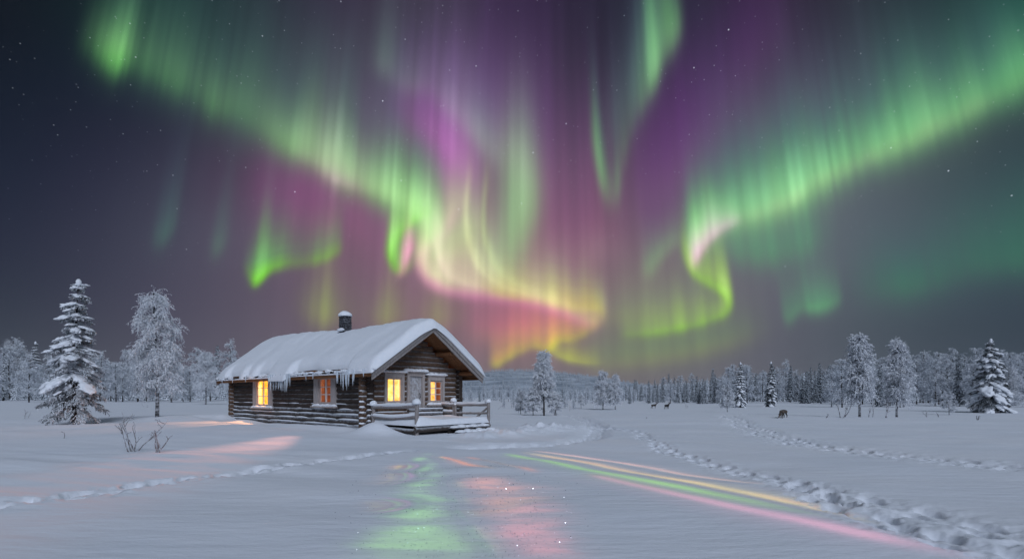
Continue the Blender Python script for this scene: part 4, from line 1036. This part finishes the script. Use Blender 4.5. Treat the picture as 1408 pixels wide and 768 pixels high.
plant_spruce(105, 583, tall(105, 583, 383), 'tall snow-laden spruce, the nearest tree left of the cabin', 3, tiers=13, radius=.235, low=.10, nbr=8, droop=.66, snow=1.0, oneside=.45, needles=1.15, bare=.85, blade=.030, skip=.16, pads=2)
plant_birch(216, 573, tall(216, 573, 394), 'tall frosted birch with drooping twigs between the spruce and the cabin', 5, limbs=40, dens=1.0, spread=.205, low=.22, blade=.026, arch=1.35)
plant_spruce(1362, 567, tall(1362, 567, 466), 'broad spruce heaped with snow, the big one at the far right', 17, tiers=13, radius=.31, low=.09, nbr=10, droop=.8, snow=1.0, needles=1.9, blade=.07, bare=.3, narrow=1.0, skip=.08, pads=2, needle='needle_mid')
plant_birch(1182, 573, tall(1182, 573, 458), 'tallest slender frosted birch on the open snow at the right', 23, limbs=46, dens=1.1, spread=.155, low=.20, blade=.045, arch=.8)
plant_birch(1233, 573, tall(1233, 573, 467), 'slender frosted birch right beside the tallest one on the open snow', 29, limbs=44, dens=1.1, spread=.155, low=.22, blade=.045, arch=.8)
plant_birch(748, 571, tall(748, 571, 481), 'lone frosted pine with a dense rounded top just right of the porch', 31, name='frosted_pine', cat='pine tree', bark='bark_dark', limbs=48, dens=1.3, spread=.155, low=.25, blade=.045, arch=.75, top_round=.6)
plant_birch(733, 571, tall(733, 571, 532), 'low frosted birch thicket leaning on the lone pine from its left', 33, limbs=30, dens=.9, spread=.40, low=.15, blade=.045)
plant_birch(716, 569, tall(716, 569, 536), 'small grey frosted birch nearest to the porch rail', 34, limbs=26, dens=.9, spread=.34, low=.15, blade=.045)
plant_birch(764, 571, tall(764, 571, 538), 'low frosted birch close to the right of the lone pine', 35, limbs=26, dens=.9, spread=.36, low=.15, blade=.045)
plant_birch(829, 563, tall(829, 563, 509), 'wide frosted birch left in the pair at mid-field', 37, limbs=40, dens=.9, spread=.26, low=.12, blade=.06)
plant_birch(846, 563, tall(846, 563, 513), 'narrower frosted birch right in the pair at mid-field', 39, limbs=36, dens=.8, spread=.18, low=.15, blade=.06)
plant_birch(799, 561, tall(799, 561, 541), 'small round frosted birch standing alone before the hill', 40, limbs=24, dens=.6, spread=.36, low=.2, blade=.06)
plant_spruce(1018, 560, tall(1018, 560, 498), 'slim dark spruce dusted with snow, left of two in the open', 41, needle='needle_mid', tiers=18, radius=.15, nbr=7, droop=.6, snow=.8, needles=.9, blade=.10, bare=.2)
plant_spruce(1060, 559, tall(1060, 559, 497), 'slim dark spruce dusted with snow, right of two in the open', 43, needle='needle_mid', tiers=18, radius=.155, nbr=7, droop=.6, snow=.7, needles=.9, blade=.10, bare=.2)
plant_birch(1000, 566, tall(1000, 566, 528), 'pale frosted birch left of the two slim dark spruces', 45, limbs=30, dens=.8, spread=.26, low=.18, blade=.07)
plant_birch(283, 556, tall(283, 556, 481), 'frosted birch standing just left of the cabin eave', 47, limbs=40, dens=1.0, spread=.23, low=.2, blade=.05)
plant_birch(20, 548, tall(20, 548, 466), 'wide frosted birch at the left edge, dark trunk showing', 49, bark='bark_dark', limbs=40, dens=1.0, spread=.26, low=.2, blade=.06)
plant_spruce(50, 548, tall(50, 548, 470), 'slim frosted spruce beside the wide birch at the left edge', 51, needle='needle_mid', tiers=18, radius=.13, nbr=7, droop=.55, snow=.7, needles=.9, blade=.08)
plant_birch(1386, 566, tall(1386, 566, 502), 'frosted birch tucked against the right side of the broad spruce', 53, limbs=32, dens=.8, spread=.30, low=.16, blade=.06)
plant_birch(1305, 570, tall(1305, 570, 538), 'stunted frosted birch left of the broad spruce', 54, limbs=22, dens=.7, spread=.36, low=.2, blade=.05)

# the nearer belt of forest: real trees, copied from a few grown models
def model_birch(seed, H, **kw):
    t = bpy.data.objects.new('treeline_birch', None); C.objects.link(t); tag(t, 'frosted birch in the tree belt', 'birch tree')
    wood, (v, f) = birch_parts(H, seed, **kw); wood.build('trunk', M['bark_dark'], t)
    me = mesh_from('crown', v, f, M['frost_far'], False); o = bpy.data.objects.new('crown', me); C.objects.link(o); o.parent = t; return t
def model_spruce(seed, H, **kw):
    t = bpy.data.objects.new('treeline_spruce', None); C.objects.link(t); tag(t, 'frosted spruce in the tree belt', 'spruce tree')
    wood, (v, f), sn = spruce_parts(H, seed, **kw); wood.build('trunk', M['bark_dark'], t)
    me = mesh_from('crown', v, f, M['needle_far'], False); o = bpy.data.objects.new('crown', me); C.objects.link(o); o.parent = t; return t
bm_models = [model_birch(60+k, 10.0, limbs=26, dens=.55, spread=.24+.03*(k % 2), low=.10, blade=.085) for k in range(4)]
sp_models = [model_spruce(70+k, 10.0, tiers=15, radius=.12+.025*(k % 2), nbr=7, droop=.6, snow=.0, needles=.6, blade=.16) for k in range(4)]
used = set()
BELT = {'left': ('birches in the left tree belt', 'pale frosted birch in the tree belt at the left', 'spruces in the left tree belt', 'dark frosted spruce in the tree belt at the left'),
        'mid': ('birches in the middle tree belt', 'pale frosted birch in the tree belt below the hill', 'spruces in the middle tree belt', 'dark frosted spruce in the tree belt below the hill'),
        'right': ('birches in the right tree belt', 'pale frosted birch in the tree belt at the right', 'spruces in the right tree belt', 'dark frosted spruce in the tree belt at the right')}
def belt_tree(px, py, top, kind, side):
    p = ground(px, py); h = max(2.0, (545-top)/F*p.y+EYE-p.z)
    src = rnd.choice(bm_models if kind == 'b' else sp_models); b = BELT[side]
    g, l = (b[0], b[1]) if kind == 'b' else (b[2], b[3])
    loc = (p.x, p.y, p.z-.1)
    if src.name not in used:
        used.add(src.name); src.location = loc; src.rotation_euler = (0, 0, rnd.uniform(0, 6.28)); src.scale = (h/10,)*3; src['label'] = l; src['group'] = g
    else: copy_tree(src, loc, rnd.uniform(0, 6.28), h/10, l, g)
def belt(x0, x1, n, y_lo, y_hi, topf, pb, side, jit=9):
    for k in range(n):
        px = x0+(x1-x0)*(k+rnd.uniform(.1, .9))/n; py = rnd.uniform(y_lo, y_hi)
        belt_tree(px, py, topf(px)+rnd.uniform(-jit*.5, jit), 'b' if rnd.random() < pb else 's', side)
belt(-40, 330, 30, 548.6, 553, lambda x: 484, .85, 'left', 22)
belt(120, 210, 8, 549, 554, lambda x: 492, .95, 'left', 14)
belt(625, 905, 40, 549.5, 556, lambda x: 530, .75, 'mid', 9)
belt(690, 790, 10, 556, 563, lambda x: 543, 1, 'mid', 8)
belt(860, 1165, 70, 550.3, 555, lambda x: np.interp(x, [860, 930, 1000, 1165], [528, 516, 507, 501]), .32, 'right', 13)
belt(1140, 1450, 56, 551.5, 560, lambda x: np.interp(x, [1140, 1260, 1408], [500, 490, 484]), .75, 'right', 16)

# everything farther: one mass of forest
def simple_conifer(g):
    V, Fc = [], []; n = 0
    for i in range(9):
        u = .08+.92*i/9
        for b in range(6):
            az = b*math.pi/3+i*.7+g.uniform(-.3, .3); r = .15*((1-u)**.8)+.012; r *= g.uniform(.7, 1.2); wd = .45
            c0 = np.array([0, 0, u+.10*(1-u)+.02]); tip = np.array([math.cos(az)*r, math.sin(az)*r, u-.05])
            l = np.array([math.cos(az-wd)*r*.62, math.sin(az-wd)*r*.62, u-.03]); q = np.array([math.cos(az+wd)*r*.62, math.sin(az+wd)*r*.62, u-.03])
            V += [c0, l, tip, q]; Fc += [(n, n+1, n+2, n+3)]; n += 4
    V += [np.array(p) for p in ((-.008, 0, 0), (.008, 0, 0), (.003, 0, 1.03), (-.003, 0, 1.03))]; Fc += [(n, n+1, n+2, n+3)]
    return np.array(V, float), np.array(Fc)
def forest_mass(name, label, spots, mt):
    g = np.random.default_rng(99); protos = [simple_conifer(g) for _ in range(6)]
    VV, FF = [], []; n = 0
    for x, y, h in spots:
        v, f = protos[g.integers(6)]; a = g.uniform(0, 6.28); ca, sa = math.cos(a), math.sin(a); s = h*g.uniform(.9, 1.25)
        z = float(height(np.array([x]), np.array([y]), False)[0]) if np.hypot(x, y) < 2000 else 0
        w = np.stack([(v[:, 0]*ca-v[:, 1]*sa)*s, (v[:, 0]*sa+v[:, 1]*ca)*s, v[:, 2]*h-.2], -1)+np.array([x, y, z+hill_z(x, y)])
        VV.append(w); FF.append(f+n); n += len(v)
    me = mesh_from(name, np.concatenate(VV), np.concatenate(FF), M[mt], False); o = bpy.data.objects.new(name, me); C.objects.link(o)
    return tag(o, label, None, None, 'stuff')
def hill_z(x, y):
    u = (x-60)/np.maximum(y, 1)
    return 150*sstep(1500, 3000, y)*np.exp(-((x-40)/760)**2)*1.0
def build_hill():
    nx, ny = 260, 90
    gx, gy = np.meshgrid(np.linspace(-2600, 2600, nx), np.linspace(1450, 4200, ny), indexing='ij'); x = gx.ravel(); y = gy.ravel()
    z = hill_z(x, y)*(1-sstep(3100, 4200, y)*.6)+6*(fbm(x/90, y/90, 121, 4)-.5)*sstep(1500, 2000, y)-3*(1-sstep(1450, 1700, y))-1.0
    i = np.arange(nx-1)[:, None]*ny; j = np.arange(ny-1)[None]; f = np.stack([i+j, i+ny+j, i+ny+j+1, i+j+1], -1).reshape(-1, 4)
    m, nt, b = mat('frosted_hill', .9, .1)
    nt.links.new(ramp(nt, noise(nt, .012, 6, .65), [(.35, (.20, .25, .31)), (.62, (.55, .61, .69))]), b.inputs['Base Color'])
    o = bpy.data.objects.new('hill', mesh_from('hill', np.stack([x, y, z], -1), f, m)); C.objects.link(o)
    tag(o, 'low wooded hill white with frost beyond the forest', None, None, 'structure')
build_hill()
g = np.random.default_rng(123); sp = []
for _ in range(2300):
    y = g.uniform(300, 700)
    x = g.uniform(-1.15, 1.15)*y; px = 704+x/y*F
    keep = np.interp(px, [-150, 250, 420, 640, 860, 900, 1500], [.8, .8, .5, .5, .7, 1, 1])
    if g.random() > keep: continue
    top = np.interp(px, [-150, 300, 640, 860, 930, 1000, 1165, 1408, 1600], [503, 512, 534, 530, 520, 512, 506, 500, 498])
    h = (545-top)/F*y*g.uniform(.62, 1.05)+2; sp.append((x, y, min(h, 26)))
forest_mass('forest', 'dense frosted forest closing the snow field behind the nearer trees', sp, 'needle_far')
sp = []
for _ in range(2600):
    y = g.uniform(1500, 3050); x = g.normal()*620+60
    sp.append((x, y, g.uniform(12, 20)))
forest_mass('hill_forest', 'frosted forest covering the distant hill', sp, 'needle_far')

# ---------------------------------------------------------------- shrubs and stems poking out of the snow
def shrub(px, py, H, label, seed, stems=4, lean=.35, mt='twig', r=.016, name='bare_shrub', cat='shrub', group=None, fork=5):
    p = ground(px, py); g = np.random.default_rng(seed); t = thing(name, (p.x, p.y, p.z-.05), label, cat, 0, group)
    for s in range(stems):
        b = MB(); az = g.uniform(0, 6.28); d = unit(np.array([math.cos(az)*lean, math.sin(az)*lean*.6, 1.0])); L = H*g.uniform(.65, 1.0)*(1 if s else 1.05)
        P = [np.array([g.uniform(-.25, .25)*H*.4*(stems > 1), g.uniform(-.1, .1)*H, 0])]
        for k in range(8): d = unit(d+g.normal(size=3)*.16+np.array([0, 0, .05])); P.append(P[-1]+d*L/8)
        P = np.array(P); b.tube(P, np.linspace(r, r*.35, 9), 6)
        for k in range(fork):
            q = g.integers(2, 8); e = unit(d*.4+g.normal(size=3)*np.array([.8, .6, .3])+np.array([0, 0, .55])); l2 = L*g.uniform(.15, .38)
            Q = np.array([P[q]+e*l2*w+np.array([0, 0, .10*l2*w*w]) for w in np.linspace(0, 1, 5)]); Q[1:] += g.normal(size=(4, 3))*.012*H
            b.tube(Q, np.linspace(r*.6, r*.22, 5), 5)
            for j in range(2):
                e2 = unit(e+g.normal(size=3)*.6); b.tube(np.array([Q[2+j], Q[2+j]+e2*l2*.35]), [r*.4, r*.2], 4)
        b.build('stem', M[mt], t)
    return t
shrub(182, 621, tall(182, 621, 560), 'bare frosted shrub with the longest stems, left of a pair', 1, 5, .62, r=.015, fork=3)
shrub(216, 622, tall(216, 622, 581), 'bare frosted shrub with short stubby stems, right of a pair', 2, 4, .38, r=.016, fork=2)
shrub(36, 575, tall(36, 575, 559), 'small frosted shrub tip bent over in the left snow', 3, 3, .9, r=.016)
shrub(88, 602, tall(88, 602, 588), 'single dark twig slanting out of the snow below the tall spruce', 4, 1, 1.2, r=.014, fork=1)
for k, (x, y, top, st, lb) in enumerate([
    (1158, 574, 545, 3, 'thin frosted sapling just left of the tallest right birch'), (1197, 573, 548, 2, 'thin frosted sapling between the tall right birches'),
    (1221, 574, 543, 2, 'thin frosted sapling touching the second tall right birch'), (1136, 574, 566, 1, 'lone short stick in the snow far left of the right birches'),
    (1274, 573, 562, 2, 'short double stick in the snow right of the two tall birches'), (1291, 573, 565, 2, 'short slanting stick near the stunted birch'),
    (1345, 577, 567, 3, 'tiny twig tuft in the snow below the broad spruce'), (762, 571, 553, 1, 'slim dark stem at the foot of the lone pine'),
    (783, 565, 556, 1, 'short dark stick right of the lone pine'), (889, 575, 571, 1, 'short stick alone in the middle of the snow plain'),
    (944, 561, 554, 3, 'snow-bent twig tangle near the two far reindeer'), (685, 563, 552, 1, 'short stem seen just beyond the porch rail'),
    (703, 561, 553, 1, 'short stem second beyond the porch rail'), (771, 557, 554, 2, 'dark stump-like tuft before the middle trees')]):
    shrub(x, y, tall(x, y, top), lb, 20+k, st, .30 if st < 3 else .5, 'twig', .03, fork=3)

# the air: thin frosty haze round everything up to above the hill
hz = MB(); hz.box((-5200, -600, -8), (5200, 5200, 235)); hzm = bpy.data.materials.new('frosty_air'); hzm.use_nodes = True; nt = hzm.node_tree; nt.nodes.clear()
o_ = nt.nodes.new('ShaderNodeOutputMaterial'); v_ = nt.nodes.new('ShaderNodeVolumePrincipled'); v_.inputs['Density'].default_value = .00006; v_.inputs['Color'].default_value = (.86, .90, .96, 1); v_.inputs['Anisotropy'].default_value = .1
nt.links.new(v_.outputs[0], o_.inputs['Volume'])
tag(hz.build('haze', hzm, None, False), 'thin frosty haze over the snow field', None, None, 'stuff')

# ---------------------------------------------------------------- animals on the far snow
def reindeer(px, py, Hs, face, label, antler=True, graze=False, dark=(.035, .028, .024), pale=(.16, .13, .11), seed=0):
    """Hs = shoulder height; face = heading in degrees (0 = +x)"""
    p = ground(px, py); t = thing('reindeer', (p.x, p.y, p.z-.05), label, 'reindeer', R(face)); s = Hs
    J = {'pel': (-.48, 0, .92, .21), 'b1': (-.2, 0, .84, .245), 'b2': (.12, 0, .82, .255), 'sh': (.40, 0, .93, .22), 'n1': (.60, 0, 1.04 if not graze else .86, .15), 'n2': (.78, 0, 1.24 if not graze else .62, .115),
         'hd': (.92, 0, 1.36 if not graze else .40, .105), 'mz': (1.10, 0, 1.26 if not graze else .22, .07), 'ns': (1.20, 0, 1.20 if not graze else .12, .045), 'tl': (-.68, 0, .93, .07), 'tl2': (-.74, 0, .80, .04)}
    E = [('pel', 'b1'), ('b1', 'b2'), ('b2', 'sh'), ('sh', 'n1'), ('n1', 'n2'), ('n2', 'hd'), ('hd', 'mz'), ('mz', 'ns'), ('pel', 'tl'), ('tl', 'tl2')]
    for k, sd in ((0, .12), (1, -.12)):
        o = .09*(1 if k else -1)+seed*.02
        J.update({f'h{k}': (-.50, sd, .78, .16), f'k{k}': (-.36+o*.4, sd, .60, .10), f'o{k}': (-.60+o, sd, .38, .058), f'c{k}': (-.56+o, sd, .06, .045), f'w{k}': (-.50+o, sd, .0, .05),
                  f's{k}': (.40, sd, .72, .13), f'e{k}': (.36-o*.5, sd, .55, .085), f'p{k}': (.40-o, sd, .32, .055), f'f{k}': (.40-o, sd, .06, .042), f'g{k}': (.45-o, sd, .0, .05)})
        E += [('pel', f'h{k}'), (f'h{k}', f'k{k}'), (f'k{k}', f'o{k}'), (f'o{k}', f'c{k}'), (f'c{k}', f'w{k}'), ('sh', f's{k}'), (f's{k}', f'e{k}'), (f'e{k}', f'p{k}'), (f'p{k}', f'f{k}'), (f'f{k}', f'g{k}')]
    ks = list(J); me = bpy.data.meshes.new('body')
    me.from_pydata([tuple(q*s for q in J[k][:3]) for k in ks], [(ks.index(a), ks.index(b)) for a, b in E], [])
    o = bpy.data.objects.new('body', me); C.objects.link(o); o.parent = t
    md = o.modifiers.new('skin', 'SKIN'); md.use_smooth_shade = True
    lay = me.skin_vertices[0] if len(me.skin_vertices) else None
    if lay is None:
        import bmesh
        b = bmesh.new(); b.from_mesh(me); b.verts.layers.skin.verify(); b.to_mesh(me); b.free(); lay = me.skin_vertices[0]
    for i, k in enumerate(ks): lay.data[i].radius = (J[k][3]*s, J[k][3]*s); lay.data[i].use_root = (k == 'pel')
    o.modifiers.new('smooth', 'SUBSURF').levels = 1
    m, nt, b = mat('reindeer_fur', .9, .1); nt.links.new(ramp(nt, noise(nt, 2.2, 4, .6), [(.4, dark), (.65, pale)]), b.inputs['Base Color']); me.materials.append(m)
    hz = J['hd']
    for sd in (1, -1):
        e = MB(); e.tube([(hz[0]*s-.02, sd*.07*s, (hz[2]+.05)*s), (hz[0]*s-.06, sd*.17*s, (hz[2]+.11)*s), (hz[0]*s-.07, sd*.22*s, (hz[2]+.11)*s)], [.03*s, .04*s, .008], 6); e.build('ear', m, t)
        if antler:
            a = MB(); b0 = np.array([hz[0]*s, sd*.05*s, (hz[2]+.08)*s])
            beam = b0+s*np.array([(0, 0, 0), (-.12, sd*.10, .14), (-.28, sd*.24, .30), (-.26, sd*.34, .50), (-.08, sd*.36, .66)])
            a.tube(beam, [.028*s, .026*s, .024*s, .02*s, .012*s], 6)
            for q, dv in ((1, (.16, sd*.02, .10)), (2, (-.12, sd*.04, .10)), (3, (.10, sd*.06, .10)), (3, (-.08, sd*.05, .14)), (4, (.12, 0, .06))): a.tube([beam[q], beam[q]+s*np.array(dv)], [.02*s, .008*s], 5)
            a.build('antler', M['twig'], t)
    return t
reindeer(1077, 574, tall(1077, 574, 561.5)*.95, 218, 'dark brown reindeer grazing alone on the right-hand snow plain', False, True, seed=1)
reindeer(917, 562, tall(917, 562, 554)*.8, 35, 'black-looking antlered reindeer, right of two by the far trees', True, False, (.015, .013, .013), (.05, .045, .04), 2)
reindeer(899, 561, tall(899, 561, 554)*.8, 15, 'dark antlered reindeer, left of two by the far trees', True, False, (.03, .026, .024), (.12, .10, .09), 0)

# ---------------------------------------------------------------- loose ice crystals glinting on the snow
def crystals():
    g = np.random.default_rng(77); V, Fc = [], []; n = 0
    for _ in range(1700):
        px = g.normal(585, 48) if g.random() < .55 else g.normal(712, 42); py = 640+128*g.random()**.8
        p = P0(px, py); z = float(height(np.array([p[0]]), np.array([p[1]]))[0]); s = g.uniform(.0022, .0050)*(p[1]/6)
        a = unit(g.normal(size=3)); b = unit(np.cross(a, g.normal(size=3))); c = np.cross(a, b); th = np.arange(6)*math.pi/3
        ring = np.cos(th)[:, None]*a*s+np.sin(th)[:, None]*b*s+np.array([p[0], p[1], z+s*.8])
        v = np.vstack([ring-c*s*.12, ring+c*s*.12]); V.append(v)
        k = np.arange(6); f = [(n, n+1, n+2, n+3), (n, n+3, n+4, n+5), (n+6, n+8, n+7, n+7), (n+6, n+9, n+8, n+8), (n+6, n+10, n+9, n+9), (n+6, n+11, n+10, n+10)]+[(n+q, n+(q+1) % 6, n+6+(q+1) % 6, n+6+q) for q in range(6)]
        Fc += f; n += 12
    m, nt, b = mat('ice_crystal', .05, 1.0); b.inputs['Base Color'].default_value = (.95, .96, 1, 1); b.inputs['Metallic'].default_value = 1.0
    o = bpy.data.objects.new('ice_crystals', mesh_from('ice_crystals', np.concatenate(V), np.array(Fc), m, False)); C.objects.link(o)
    tag(o, 'loose ice crystals glinting on the snow', None, None, 'stuff')
crystals()
